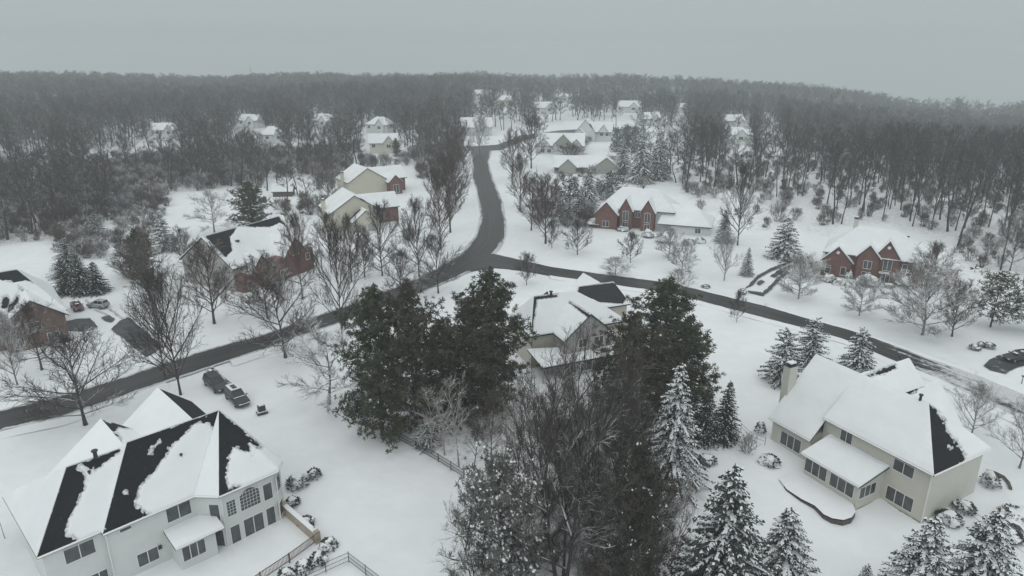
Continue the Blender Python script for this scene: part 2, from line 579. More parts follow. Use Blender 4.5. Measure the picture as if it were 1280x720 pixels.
def pine(seed, h, R_, snow=0.12, nb=46, tuft=0.62, per=13, low=0.18, dens=1.0):
    """white pine: tiers of long limbs that end in tufts of needles"""
    rng = random.Random(seed)
    T, C = MB(), MB()
    lead = limb_path(rng, Vector((0, 0, -.5)), Vector((0, 0, 1)), h * .97, 8, .03, .1)
    T.tube(lead, [h * .017 * (1 - .85 * i / 8) for i in range(9)], 6)
    for b in range(nb):
        f = (b + rng.random()) / nb
        t = low + (0.98 - low) * f
        p, _ = at(lead, t)
        prof = min(1, (1 - f) * 2.4 + .16) * (0.80 + .2 * math.sin(f * 3.0 + .6))
        L = R_ * prof * rng.uniform(.55, 1.15)
        a = b * 2.4 + rng.uniform(-.4, .4)
        d = Vector((math.cos(a), math.sin(a), rng.uniform(.02, .34) + .5 * f))
        pts = limb_path(rng, p, d.normalized(), L, 4, .12, .03)
        T.tube(pts, [max(.02, .05 * (1 - i / 5)) for i in range(5)], 4)
        nt = max(3, int(L / .42 * dens))
        for j in range(nt):
            tt = .25 + .78 * (j + rng.random()) / nt
            q, dd = at(pts, min(tt, 1))
            c = q + Vector((rng.gauss(0, .42), rng.gauss(0, .42), rng.gauss(.08, .26))) * (L / 3.2) ** .5
            rr = tuft * rng.uniform(.65, 1.25)
            for k in range(per):
                e = Vector((rng.gauss(0, 1), rng.gauss(0, 1), rng.gauss(.35, .7))).normalized()
                w = e.orthogonal().normalized()
                w = (w * math.cos(k) + e.cross(w) * math.sin(k)) * rr * .15
                w *= .62; m0 = c + e * rr * .1
                C.poly([m0 - w * .5, c + e * rr * .6 - w, c + e * rr, c + e * rr * .6 + w, m0 + w * .5], 0)
            if rng.random() < snow:
                for k in range(3):
                    o = Vector((rng.uniform(-.3, .3), rng.uniform(-.3, .3), rr * .42))
                    s = rr * rng.uniform(.18, .36)
                    an = rng.random() * 6
                    C.poly([c + o + Vector((math.cos(an + g * 1.257) * s * 1.5, math.sin(an + g * 1.257) * s, rng.uniform(-.08, .05))) for g in range(5)], 1)
    return T, C

PROTO = {}
def proto(key, kind, h, w, name, cat, mats_t, mats_c, TC):
    T, C = TC
    q = np.array(C.v); r = np.hypot(q[:, 0], q[:, 1])
    w = 2 * float(np.percentile(r, 96)); h = max(float(q[:, 2].max()), .1)
    PROTO[key] = dict(h=h, w=w, name=name, cat=cat,
                      t=T.mesh(key + '_trunk', mats_t), c=C.mesh(key + '_crown', mats_c))

BT = ('bare_tree', 'bare tree')
# yard trees: short trunk, limbs fanning up into a round crown
for i, (s, lo, hi, tf, n1, mt) in enumerate([(11, 72, 14, .20, 19, 'bark_dark'), (12, 64, 16, .22, 18, 'bark_dark'), (13, 66, 12, .26, 17, 'bark_brown'),
                                             (14, 80, 22, .24, 16, 'bark_snowy'), (15, 60, 16, .20, 18, 'bark_snowy')]):
    proto('yard%d' % i, 0, 10, 9, *BT, mt, 'bark_frost' if i > 2 else mt, bare_tree(s, 10, 4.6, tf, n1 + 1, 9, 6, 3, lo, hi, tw=.016, up=.045))
proto('oval', 0, 10, 5.5, *BT, 'bark_red', 'bark_red', bare_tree(21, 10, 3.0, .24, 20, 8, 6, 3, 56, 22, tw=.017, top=.9))
proto('oval2', 0, 10, 6, *BT, 'bark_brown', 'bark_brown', bare_tree(22, 10, 3.3, .18, 22, 8, 6, 3, 60, 20, tw=.016, top=.9))
proto('small', 0, 5, 4.5, *BT, 'bark_dark', 'bark_dark', bare_tree(23, 5, 2.1, .25, 15, 7, 6, 3, 68, 14, tw=.014))
proto('small2', 0, 5, 4.5, *BT, 'bark_snowy', 'bark_frost', bare_tree(24, 5, 2.2, .2, 16, 7, 6, 3, 78, 20, tw=.015))
proto('frost', 0, 9, 9, *BT, 'bark_snowy', 'bark_frost', bare_tree(26, 9, 4.4, .16, 24, 9, 7, 3, 80, 20, tw=.019))
# crowded trees of the middle thicket: tall, thin, wayward
proto('thin', 0, 13, 6, *BT, 'bark_dark', 'bark_dark', bare_tree(31, 13, 2.9, .35, 13, 6, 5, 2, 58, 22, r0=.14, wob=.17, lean=.12, tw=.010))
proto('thin2', 0, 13, 7, *BT, 'bark_brown', 'bark_brown', bare_tree(32, 13, 3.4, .3, 14, 6, 5, 2, 62, 20, r0=.15, wob=.17, lean=.12, tw=.010))
proto('multi', 0, 14, 11, *BT, 'bark_black', 'bark_dark', bare_tree(33, 14, 5.4, .18, 27, 7, 5, 3, 62, 20, r0=.22, wob=.16, stems=4, tw=.0125))
proto('multi2', 0, 14, 10, *BT, 'bark_black', 'bark_dark', bare_tree(34, 14, 5.0, .15, 27, 7, 5, 3, 58, 16, r0=.2, wob=.17, stems=4, tw=.0125))
proto('pale', 0, 11, 6, *BT, 'bark_pale', 'bark_pale', bare_tree(35, 11, 3.0, .3, 12, 5, 4, 2, 55, 25, r0=.12, wob=.16, lean=.1, tw=.013))
# forest trees
for i, (s, tf, Rr, n1) in enumerate([(41, .46, 4.4, 13), (42, .52, 4.0, 12), (43, .42, 5.0, 14), (44, .56, 3.8, 11), (45, .38, 4.6, 14)]):
    proto('wood%d' % i, 0, 22, 9, *BT, 'bark_far' if i % 2 else 'bark_dark', 'twig_far' if i % 2 else 'bark_dark',
          bare_tree(s, 22, Rr * 1.12, tf, n1 + 2, 8, 5, 3, 74, 26, r0=.25, wob=.20, lean=.07, tw=.025, top=.93))
# shrubs
SH = ('bare_shrub', 'shrub')
proto('shrub', 0, 2.5, 3, *SH, 'bark_brown', 'bark_snowy', bare_tree(51, 2.5, 1.5, .06, 24, 5, 4, 2, 60, 10, r0=.04, stems=6, tw=.014, wob=.2))
proto('shrub2', 0, 2.5, 3, *SH, 'bark_brown', 'bark_brown', bare_tree(52, 2.5, 1.4, .05, 28, 5, 4, 2, 62, 10, r0=.04, stems=7, tw=.013, wob=.2))
# conifers
SP = ('spruce_tree', 'conifer')
ND = ['needles_spruce', 'snow_lying']
proto('spruce0', 0, 12, 7.5, *SP, 'bark_dark', ND, spruce(61, 12, 3.6, .42, .26, blade=.25, dens=1.4))
proto('spruce1', 0, 12, 7, *SP, 'bark_dark', ND, spruce(62, 12, 3.4, .85, .38, blade=.31, dens=1.3))
proto('spruce2', 0, 12, 6, *SP, 'bark_dark', ['needles_dark', 'snow_lying'], spruce(63, 12, 2.9, .14, .22, blade=.30, dens=1.4))
proto('spruce3', 0, 7, 5.5, *SP, 'bark_dark', ND, spruce(64, 7, 2.7, .70, .28, blade=.26, dens=1.3, power=.75))
proto('tiers', 0, 9, 6.5, *SP, 'bark_dark', ['needles_dark', 'snow_lying'], spruce(65, 9, 3.2, .8, .18, whorls=13, blade=.4, dens=1.25, ragged=.1))
proto('bushy', 0, 6, 6.5, *SP, 'bark_dark', ND, spruce(66, 6, 3.1, .62, .12, blade=.26, dens=1.4, power=.5, ragged=.3))
proto('cedar', 0, 11, 7.5, *SP, 'bark_dark', ['needles_brown', 'snow_lying'], spruce(67, 11, 3.6, .10, .30, blade=.29, dens=1.35, power=.55, ragged=.3))
PN = ('pine_tree', 'conifer')
NP = ['needles_pine', 'snow_lying']
proto('pine0', 0, 16, 10, *PN, 'bark_dark', NP, pine(71, 16, 5.2, .015, 96, tuft=.44, per=20, low=.05, dens=2.0))
proto('pine1', 0, 16, 9, *PN, 'bark_dark', NP, pine(72, 16, 4.8, .02, 92, tuft=.44, per=20, low=.05, dens=2.0))
proto('pine2', 0, 16, 9.5, *PN, 'bark_dark', ['needles_olive', 'snow_lying'], pine(73, 16, 5.0, .01, 96, tuft=.42, per=20, low=.04, dens=2.0))
proto('pine3', 0, 8, 8, *PN, 'bark_dark', NP, pine(74, 8, 4.2, .5, 40, tuft=.55))
proto('cedar2', 0, 11, 8, 'cedar_tree', 'conifer', 'bark_dark', ['needles_brown', 'snow_lying'], pine(76, 11, 3.9, .05, 90, tuft=.36, per=18, low=.02, dens=2.0))
proto('cedar3', 0, 9, 9, 'cedar_tree', 'conifer', 'bark_dark', ['needles_frost', 'snow_lying'], pine(77, 9, 4.6, .38, 90, tuft=.34, per=18, low=.02, dens=1.8))
proto('pine4', 0, 9, 9, *PN, 'bark_snowy', ND, pine(75, 9, 4.6, .75, 42, tuft=.5))

def plant(key, base, top, width, label, rz=None, group=None, z=None):
    """a tree whose foot, height and spread come from the photograph"""
    pr = PROTO[key]
    p = G(base[0], base[1])
    h = z_at(p.y, top) - p.z
    dep = P(p.x, p.y, p.z + h * .5)[2]
    w = width * dep / FPX
    rz = rz if rz is not None else random.uniform(0, 6.28)
    return plant_at(key, p, h, w, label, rz, group)

def plant_at(key, p, h, w, label, rz, group=None):
    pr = PROTO[key]
    e = thing(pr['name'], label, pr['cat'], p, rz, group)
    sx = w / pr['w']
    e.scale = (sx, sx, h / pr['h'])
    link('trunk', pr['t'], e)
    link('crown', pr['c'], e)
    return e
# ------------------------------------------------------------------ houses
def pxs(l, ox=0, oy=0, s=1.0):
    return [(ox + x / s, oy + y / s) for x, y in l]

class House:
    """ang turns the local x axis (along the back wall); local y runs to its left"""
    def __init__(s, name, label, O, ang, wallmat, roofmat='shingle_black', z0=0.0, step=0.3, cat='house', th=0.2, group=None):
        s.e = thing(name, label, cat, (O[0], O[1], z0), R(ang), group)
        s.M = Matrix.Translation((O[0], O[1], z0)) @ Matrix.Rotation(R(ang), 4, 'Z')
        s.Mi = s.M.inverted()
        s.wallmat, s.roofmat, s.step, s.th = wallmat, roofmat, step, th
        s.w, s.r, s.t = MB(), MB(), MB()
        s.extra = {}
        s.sv, s.sf, s.sm = [], [], []
        s.seed = random.random() * 100; s.nz = 1.0
    # walls
    def foot(s, poly, z0, z1, m=None):
        (s.w if m is None else s.extra.setdefault(m, MB())).prism(poly, z0, z1, 0, False)
    def wallpoly(s, pts, th=0.12, m=None):
        """a flat wall piece (gable) with a little thickness"""
        a, b, c = Vector(pts[0]), Vector(pts[1]), Vector(pts[2])
        n = (b - a).cross(c - a).normalized() * (th / 2)
        f = [tuple(Vector(p) + n) for p in pts]; g = [tuple(Vector(p) - n) for p in pts]
        k = len(pts)
        fs = [tuple(range(k)), tuple(range(2 * k - 1, k - 1, -1))] + [(i, (i + 1) % k, k + (i + 1) % k, k + i) for i in range(k)]
        (s.w if m is None else s.extra.setdefault(m, MB())).quadmesh(f + g, fs)
    # roof plane with its own lying snow; bares are pixel outlines of melted patches, more are flecks inside them
    def face(s, pts, bares=(), more=(), snow=True, step=None, th=None):
        s.r.slab(pts, 0.22)
        if snow: s.snow_face(pts, bares, more, step or s.step, th or s.th)
    def snow_face(s, pts, bares, more, step, th):
        P3 = [Vector(p) for p in pts]
        bm = bmesh.new()
        vs = [bm.verts.new(p) for p in P3]
        bm.faces.new(vs)
        n = (P3[1] - P3[0]).cross(P3[-1] - P3[0]).normalized()
        if n.z < 0: n = -n
        e1 = Vector((n.y, -n.x, 0))
        e1 = e1.normalized() if e1.length > 1e-3 else Vector((1, 0, 0))
        e2 = n.cross(e1)
        for e in (e1, e2):
            a = min(p.dot(e) for p in P3); b = max(p.dot(e) for p in P3)
            k = max(1, int(round((b - a) / step)))
            if not bares and k > 1: k = max(1, int(round((b - a) / max(step, 0.8))))
            for i in range(1, k):
                bmesh.ops.bisect_plane(bm, geom=bm.verts[:] + bm.edges[:] + bm.faces[:], dist=1e-5,
                                       plane_co=e * (a + (b - a) * i / k), plane_no=e)
        bnd = set()
        for ed in bm.edges:
            if len(ed.link_faces) == 1:
                bnd.update(v.index for v in ed.verts)
        bm.verts.index_update()
        bnd = {v.index for ed in bm.edges if len(ed.link_faces) == 1 for v in ed.verts}
        basep, mask = {}, {}
        for v in bm.verts:
            c = v.co.copy(); basep[v.index] = c
            m = 1.0
            if bares:
                w = s.M @ (c + Vector((0, 0, th * .5)))
                px, py, dep = P(*w)
                d = 1e9
                for q in bares: d = min(d, sdist(px, py, q))
                for q in more: d = max(d, -sdist(px, py, q))
                d = d * dep / FPX
                d += s.nz * 0.24 * noise.fractal(c * 1.1 + Vector((s.seed, 0, 0)), 0.8, 2.0, 4) + s.nz * 0.22 * noise.noise(c * 3.1)
                m = max(-0.5, min(1.0, d / 0.55))
            mask[v.index] = m
            hgt = th * (0.9 + 0.35 * noise.noise(c * 0.5 + Vector((0, s.seed, 0)))) * max(-0.4, m)
            if v.index in bnd: hgt *= 0.62
            v.co = c + Vector((0, 0, hgt))
        kill = [f for f in bm.faces if all(mask[v.index] <= 0 for v in f.verts)]
        bmesh.ops.delete(bm, geom=kill, context='FACES_ONLY')
        loose = [v for v in bm.verts if not v.link_faces]
        i0 = len(s.sv); mp = {}
        for f in bm.faces:
            idx = []
            for v in f.verts:
                if v.index not in mp:
                    mp[v.index] = len(s.sv); s.sv.append(tuple(v.co)); s.sm.append(mask[v.index])
                idx.append(mp[v.index])
            if f.normal.z < 0: idx.reverse()
            s.sf.append(tuple(idx))
        low = {}
        for ed in bm.edges:
            if len(ed.link_faces) != 1: continue
            a, b = ed.verts
            for v in (a, b):
                if v.index not in low:
                    low[v.index] = len(s.sv); c = basep[v.index]; s.sv.append((c.x, c.y, c.z - .03)); s.sm.append(mask[v.index])
            s.sf.append((mp[a.index], mp[b.index], low[b.index], low[a.index]))
        bm.free()
    def fascia(s, p, q, w=0.24, d=0.12):
        """white board along an eave"""
        s.t.tube([p, q], [d, d], 4)
    def plane_uv(s, p0, p1, px):
        a, b = (px[0] - 640) / FPX, (360 - px[1]) / FPX
        d = Vector((a, b * ST + CT, b * CT - ST)); o = Vector((0, 0, CAMZ))
        o = s.Mi @ o; d = s.Mi.to_3x3() @ d
        t = Vector((p1[0] - p0[0], p1[1] - p0[1], 0)); L = t.length; t /= L
        n = Vector((t.y, -t.x, 0))
        k = (Vector((p0[0], p0[1], 0)) - o).dot(n) / d.dot(n)
        h = o + d * k
        return (h - Vector((p0[0], p0[1], 0))).dot(t), h.z
    def window_px(s, p0, p1, quad, n=1, **kw):
        """p0->p1 wall line with its outside on the right hand; quad = tl, tr, br, bl pixels"""
        q = [s.plane_uv(p0, p1, c) for c in quad]
        t0, t1 = (q[0][0] + q[3][0]) / 2, (q[1][0] + q[2][0]) / 2
        z1, z0 = (q[0][1] + q[1][1]) / 2, (q[2][1] + q[3][1]) / 2
        if t0 > t1: t0, t1 = t1, t0
        return s.window(p0, p1, t0, t1, z0, z1, n, **kw)
    def window(s, p0, p1, t0, t1, z0, z1, n=1, grid=0, arch=False, name='window', frame='trim_white', fw=0.07, pane='window_glass', off=0.0):
        t = Vector((p1[0] - p0[0], p1[1] - p0[1], 0)).normalized()
        nn = Vector((t.y, -t.x, 0))
        o = Vector((p0[0], p0[1], 0)) + nn * off
        def bar(mb, a0, a1, b0, b1, d0, d1):
            vs = [o + t * x + nn * d + Vector((0, 0, z)) for d in (d0, d1) for x, z in ((a0, b0), (a1, b0), (a1, b1), (a0, b1))]
            mb.quadmesh(vs, [(0, 1, 2, 3), (7, 6, 5, 4), (0, 4, 5, 1), (1, 5, 6, 2), (2, 6, 7, 3), (3, 7, 4, 0)])
        f, g = MB(), MB()
        bar(f, t0 - fw, t1 + fw, z0 - fw * 1.4, z0, -.05, .09)
        bar(f, t0 - fw, t0, z0, z1, -.05, .06); bar(f, t1, t1 + fw, z0, z1, -.05, .06)
        w = t1 - t0
        if arch:
            ris = w * .28; k = 10; tops = [(t0 + w * i / k, z1 - ris + ris * math.sin(math.pi * i / k)) for i in range(k + 1)]
            pts = [(t0, z0), (t1, z0)] + tops[::-1]
            g.poly([o + t * x + nn * .02 + Vector((0, 0, z)) for x, z in pts])
            f.tube([o + t * x + nn * .03 + Vector((0, 0, z)) for x, z in tops], [fw * .8] * (k + 1), 4)
        else:
            bar(f, t0 - fw, t1 + fw, z1, z1 + fw, -.05, .07)
            bar(g, t0 + .005, t1 - .005, z0 + .005, z1 - .005, -.04, .02)
        for i in range(1, n):
            x = t0 + w * i / n
            bar(f, x - .04, x + .04, z0, z1, .021, .06)
        if grid:
            gx, gz = grid
            for i in range(1, gx): bar(f, t0 + w * i / gx - .017, t0 + w * i / gx + .017, z0, z1 - (.02 if not arch else w * .1), .021, .04)
            for i in range(1, gz): bar(f, t0, t1, z0 + (z1 - z0) * i / gz - .017, z0 + (z1 - z0) * i / gz + .017, .0215, .0405)
        fo = f.obj(name, frame, s.e)
        g.obj('pane', pane, fo)
        return fo
    def chimney(s, c, size, z0, z1, m='trim_white', cap='metal_black', name='chimney'):
        b = MB(); b.box((c[0], c[1], (z0 + z1) / 2), (size[0], size[1], z1 - z0)); o = b.obj(name, m, s.e)
        k = MB(); k.box((c[0], c[1], z1 + .08), (size[0] * .62, size[1] * .62, .3)); k.box((c[0], c[1], z1 - .05), (size[0] * 1.12, size[1] * 1.12, .12)); k.obj('chimney_cap', cap, o)
        k = MB(); k.box((c[0], c[1], z1 + .30), (size[0] * .7, size[1] * .7, .16)); k.obj('snow_cap', 'snow_lying', o)
    def vent(s, c, h=0.7, r=0.12):
        b = MB(); b.tube([c, (c[0], c[1], c[2] + h)], [r, r], 8); b.tube([(c[0], c[1], c[2] + h), (c[0], c[1], c[2] + h + .12)], [r * 1.7, r * 1.5], 8)
        b.obj('vent_pipe', 'metal_black', s.e)
    def door(s, p0, p1, t0, t1, z0, z1, m='trim_grey'):
        t = Vector((p1[0] - p0[0], p1[1] - p0[1], 0)).normalized(); nn = Vector((t.y, -t.x, 0)); o = Vector((p0[0], p0[1], 0))
        b = MB()
        vs = [o + t * x + nn * d + Vector((0, 0, z)) for d in (-.03, .05) for x, z in ((t0, z0), (t1, z0), (t1, z1), (t0, z1))]
        b.quadmesh(vs, [(0, 1, 2, 3), (7, 6, 5, 4), (0, 4, 5, 1), (1, 5, 6, 2), (2, 6, 7, 3), (3, 7, 4, 0)])
        return b.obj('garage_door' if t1 - t0 > 2 else 'door', m, s.e)
    def gable(s, axis, c, half, a0, a1, ze, zr, bares=(), more=(), over=0.4, wall=(True, True), m=None, bl=None):
        """gabled roof. axis 'x' or 'y' is the ridge direction, c the ridge line, a0..a1 its run"""
        k = (zr - ze) / half
        for sg in (-1, 1):
            b = bares if (bl is None or sg == bl) else ()
            e = c + sg * (half + over); z_e = ze - over * k
            if axis == 'y': pts = [(c, a0, zr), (c, a1, zr), (e, a1, z_e), (e, a0, z_e)]
            else: pts = [(a0, c, zr), (a1, c, zr), (a1, e, z_e), (a0, e, z_e)]
            s.face(pts, b, more)
        for j, (a, on, inn) in enumerate(((a0, wall[0], .35), (a1, wall[1], -.35))):
            if not on: continue
            a += inn
            if axis == 'y': s.wallpoly([(c - half, a, ze - .25), (c + half, a, ze - .25), (c, a, zr - .25)], .12, m)
            else: s.wallpoly([(a, c - half, ze - .25), (a, c + half, ze - .25), (a, c, zr - .25)], .12, m)
    def hip(s, x0, x1, y0, y1, ze, zr, h0, h1, bares=None, more=()):
        """hipped roof with the ridge along x; h0/h1 = set-back of the hips (0 = gable)"""
        bares = bares or {}
        ym = (y0 + y1) / 2
        A, B = (x0 + h0, ym, zr), (x1 - h1, ym, zr)
        s.face([(x0, y0, ze), (x1, y0, ze), B, A], bares.get('near', ()), more)
        s.face([(x1, y1, ze), (x0, y1, ze), A, B], bares.get('far', ()), more)
        if h0: s.face([(x0, y1, ze), (x0, y0, ze), A], bares.get('l', ()), more)
        else: s.wallpoly([(x0 + .4, y0 + .4, ze - .1), (x0 + .4, y1 - .4, ze - .1), (x0 + .4, ym, zr - .3)])
        if h1: s.face([(x1, y0, ze), (x1, y1, ze), B], bares.get('r', ()), more)
        else: s.wallpoly([(x1 - .4, y0 + .4, ze - .1), (x1 - .4, y1 - .4, ze - .1), (x1 - .4, ym, zr - .3)])
    def done(s):
        s.w.obj('wall', s.wallmat, s.e)
        for m, b in s.extra.items(): b.obj('wall', m, s.e)
        ro = s.r.obj('roof', s.roofmat, s.e)
        if s.t.v: s.t.obj('fascia', 'trim_white', s.e)
        if s.sf:
            me = bpy.data.meshes.new('snow_cover'); me.from_pydata(s.sv, [], s.sf); me.materials.append(MATS['snow_roof'])
            me.attributes.new('thickness', 'FLOAT', 'POINT').data.foreach_set('value', s.sm)
            link('snow_cover', me, ro)
        return s.e

# --- white house, front left (local x along its back wall, y away from the camera)
Z1 = lambda l: pxs(l, 0, 440, 2.57)
L = House('white_house', 'big white two-storey house with steep black roof half bare of snow, by the dark cars', (-39.5, 55.2), 45, 'siding_white', step=.14, th=.2)
foot = [(-5.2, 1.1), (0, 1.1), (0, .4), (8.55, .4), (10.5, -1.6), (16.8, -1.6), (17.7, -.6), (17.7, 12.6), (-5.2, 12.6)]
L.foot(foot, -2.0, 6.05)
rz = 11.5
bB = [pxs([(157, 551), (275, 512), (270.5, 538), (260, 528), (249, 526.5), (243, 528), (233, 537), (210, 560), (194.5, 584), (175, 607), (167, 627), (171, 636.5), (187, 643), (127, 671)])]
mB = [[(182, 567), (186, 557), (192, 554), (200, 547), (202, 553), (195, 559), (190, 568)], [(153, 617), (156, 611), (159, 612), (160, 618)]]
bC = [[(268, 540), (274, 511), (290, 527), (328, 558), (311, 554), (314, 566), (297, 557), (290, 558), (284, 570), (282, 596), (285, 611), (303, 608), (274, 624)]]
ap = (14.3, 5.95, rz)
L.face([(-.3, 0, 6), (8.4, 0, 6), ap, (4.6, 5.95, rz)], bB, mB)
L.face([(8.4, 0, 6), (10.2, -2.0, 6), ap])
L.face([(10.2, -2.0, 6), (16.95, -2.0, 6), ap], bC)
L.face([(16.95, -2.0, 6), (18.1, -.75, 6), ap], bC)
L.face([(18.1, -.75, 6), (18.1, 13, 6), ap])
L.face([(18.1, 13, 6), (-.3, 13, 6), (4.6, 5.95, rz), ap])
L.face([(-.3, 13, 6), (-.3, 0, 6), (4.6, 5.95, rz)])
bA = [[(82, 583), (101, 576), (96, 586), (103, 592), (107, 598), (101, 603), (104, 610), (95, 628), (83, 650), (80.5, 662), (85, 669.5), (97.5, 675), (45, 701), (45, 697)],
      [(104, 577), (148.5, 560), (150, 562.5), (135, 571), (127, 580), (119, 585), (111, 583)]]
L.face([(-5.6, .7, 6), (.25, .7, 6), (5, 6.15, 11), (-1, 6.15, 11)], bA)
L.face([(-5.9, 15, 5.6), (-5.6, .7, 6), (-1, 6.15, 11)])
L.face([(6, 15, 5.6), (-5.9, 15, 5.6), (-1, 6.15, 11), (6, 6.15, 11)])
L.face([(12.6, 8, 9.4), (12.6, 21.4, 9.4), (16.4, 21.4, 6.0), (16.4, 8, 6.0)], [[(190, 480), (260, 480), (260, 525), (233, 523)]])
L.face([(12.6, 8, 9.4), (12.6, 21.4, 9.4), (6.6, 21.4, 4.9), (6.6, 8, 4.9)])
L.wallpoly([(9.3, 21, 4.5), (15.9, 21, 4.5), (15.9, 21, 6.1), (12.6, 21, 9.1), (9.3, 21, 6.5)], .12)
L.face([(5.2, 8, 8.9), (5.2, 18.8, 8.9), (-3.0, 16.0, 4.4), (-3.0, 8, 4.4)])
L.wallpoly([(1.9, 18.4, 4.5), (8.5, 18.4, 4.5), (8.5, 18.4, 5.8), (5.2, 18.4, 8.6), (1.9, 18.4, 6.4)], .12)
L.face([(5.2, 8, 8.9), (5.2, 18.8, 8.9), (9.0, 18.8, 5.7), (9.0, 8, 5.7)], [pxs([(123, 523), (139, 529), (141.7, 523), (165, 531), (176, 517), (187, 515), (198, 518), (196, 528), (184, 539), (165, 533.5), (147, 534), (143.5, 539), (151, 549)])])
L.foot([(9.3, 12.7), (15.9, 12.7), (15.9, 21), (9.3, 21)], -1.5, 6.3)
L.foot([(1.9, 12.65), (8.5, 12.65), (8.5, 18.4), (1.9, 18.4)], -1.5, 5.9)
# lean-to over the breakfast porch
L.foot([(5.4, .45), (9.2, .45), (9.2, -2.1), (5.4, -2.1)], -2.0, 2.75)
L.face([(5.0, -2.75, 2.75), (9.95, -2.75, 2.75), (9.95, -1.05, 3.05), (8.6, .38, 3.25), (5.0, .38, 3.25)])
for p, q in [((-5.6, .7, 5.93), (0, .7, 5.93)), ((-.3, 0, 5.93), (8.4, 0, 5.93)), ((8.4, 0, 5.93), (10.2, -2, 5.93)), ((10.2, -2, 5.93), (16.95, -2, 5.93)), ((16.95, -2, 5.93), (18.1, -.75, 5.93)), ((5, -2.75, 2.68), (9.95, -2.75, 2.68))]:
    L.fascia(p, q)
for p in ((-.05, .25), (10.45, -1.72)):
    L.t.tube([(p[0], p[1], -1), (p[0], p[1], 5.9)], [.06, .06], 5)
A_, B_, CH, C_, CR, PO = ((-5.2, 1.1), (0, 1.1)), ((0, .4), (8.55, .4)), ((8.55, .4), (10.5, -1.6)), ((10.5, -1.6), (16.8, -1.6)), ((16.8, -1.6), (17.7, -.6)), ((5.4, -2.1), (9.2, -2.1))
zA = lambda l: pxs(l, 0, 590, 5.54)
zC = lambda l: pxs(l, 180, 580, 5.14)
L.window_px(*A_, zA([(440, 545), (640, 460), (665, 545), (460, 645)]), 2)
L.window_px(*A_, zA([(625, 715), (738, 672), (758, 745), (645, 800)]), 2)
L.window_px(*B_, zA([(945, 580), (1085, 512), (1105, 592), (968, 660)]), 2)
L.window_px(*B_, zA([(828, 402), (905, 365), (908, 385), (832, 420)]), 1)
L.window_px(*B_, zC([(140, 295), (290, 228), (305, 305), (155, 385)]), 2)
L.window_px(*PO, zC([(240, 545), (385, 475), (398, 560), (260, 628)]), 3)
L.window_px(*CH, zC([(418, 262), (480, 258), (492, 362), (432, 364)]))
L.window_px(*CH, zC([(447, 425), (510, 425), (522, 530), (461, 530)]))
L.window_px(*C_, zC([(527, 248), (582, 222), (595, 315), (540, 340)]), grid=(3, 5))
L.window_px(*C_, zC([(610, 170), (735, 128), (747, 248), (622, 305)]), grid=(6, 6), arch=True)
L.window_px(*C_, zC([(760, 140), (815, 113), (828, 213), (776, 237)]))
L.window_px(*CR, zC([(848, 72), (868, 62), (875, 142), (858, 185)]))
L.window_px(*CR, zC([(868, 240), (888, 217), (895, 300), (876, 345)]))
L.window_px(*C_, zC([(555, 405), (612, 383), (625, 490), (568, 517)]))
L.window_px(*C_, zC([(640, 355), (762, 310), (773, 410), (652, 470)]), 2)
L.window_px(*C_, zC([(783, 290), (835, 268), (848, 370), (797, 397)]))
L.vent((1.6, 6.0, 10.9), .9, .2)
L.vent((.6, 5.0, 10.0), .3, .1)
L.vent((8.8, 3.3, 9.0), .35, .1)
b = MB(); b.box((4.4, .3, 1.6), (.35, .25, .35)); b.obj('wall_lamp', 'metal_black', L.e)
L.done()

# --- cream house, front right
Z2 = lambda l: pxs(l, 840, 400, 2.25)
zs = lambda l: pxs(l, 960, 540, 5.14)
Rh = House('cream_house', 'cream two-storey house with sunroom and tall chimney, its snowy roof bare in one black wedge', (47, 65.6), 118.2, 'siding_cream', step=.16, th=.24)
Rh.foot([(0, 0), (14, 0), (14, -10.2), (0, -10.2)], -2.2, 6.0)
Rh.foot([(14.02, 2.0), (20.2, 2.0), (20.2, -10), (14.02, -10)], -2.0, 3.6)
Rh.face([(-.5, .6, 6), (13.8, .6, 6), (13.8, -5.3, 10.9), (4.7, -5.3, 10.9)])
Rh.face([(13.8, 2.5, 3.2), (20.6, 2.5, 3.2), (20.6, -5.3, 10.88), (13.8, -5.3, 10.88)])
Rh.face([(-.5, -10.7, 6), (-.5, .6, 6), (4.7, -5.3, 10.9)], [[(1159, 503), (1166, 597), (1206, 574), (1204, 566), (1193, 551), (1184, 540), (1178, 524), (1171, 513)]],
        [[(1183, 558), (1186, 552), (1190, 557), (1191, 563)]])
Rh.face([(20.6, -10.7, 6), (-.5, -10.7, 6), (4.7, -5.3, 10.9), (20.6, -5.3, 10.9)])
Rh.gable('y', 8.1, 3.6, -13, -5, 6.4, 10.6, [[(1124, 490), (1150.5, 479.5), (1151, 482.5), (1136, 492)]], wall=(True, False), m=None)
Rh.gable('y', 15.7, 4.6, -19, -6, 4.8, 9.3, [[(1085, 469), (1118, 455), (1120, 458), (1100, 468)]], wall=(True, False))
Rh.foot([(4.6, -10.1), (11.6, -10.1), (11.6, -12.6), (4.6, -12.6)], -1, 6.2)
Rh.foot([(11.2, -10.05), (20.15, -10.05), (20.15, -18.6), (11.2, -18.6)], -1, 4.6)
Rh.wallpoly([(20.1, 2.0, 3.3), (20.1, -5.3, 10.4), (20.1, -10.2, 5.9), (20.1, -10.2, 3), (20.1, 2.0, 3)], .16)
Rh.foot([(5.1, -.05), (12.5, -.05), (12.5, 4.7), (5.1, 4.7)], -1.6, 2.75)
Rh.face([(4.7, 5.2, 2.75), (12.9, 5.2, 2.75), (12.9, .02, 3.9), (4.7, .02, 3.9)])
for x in (5.16, 12.44): Rh.wallpoly([(x, 4.6, 2.6), (x, .05, 2.6), (x, .05, 3.65)], .1)
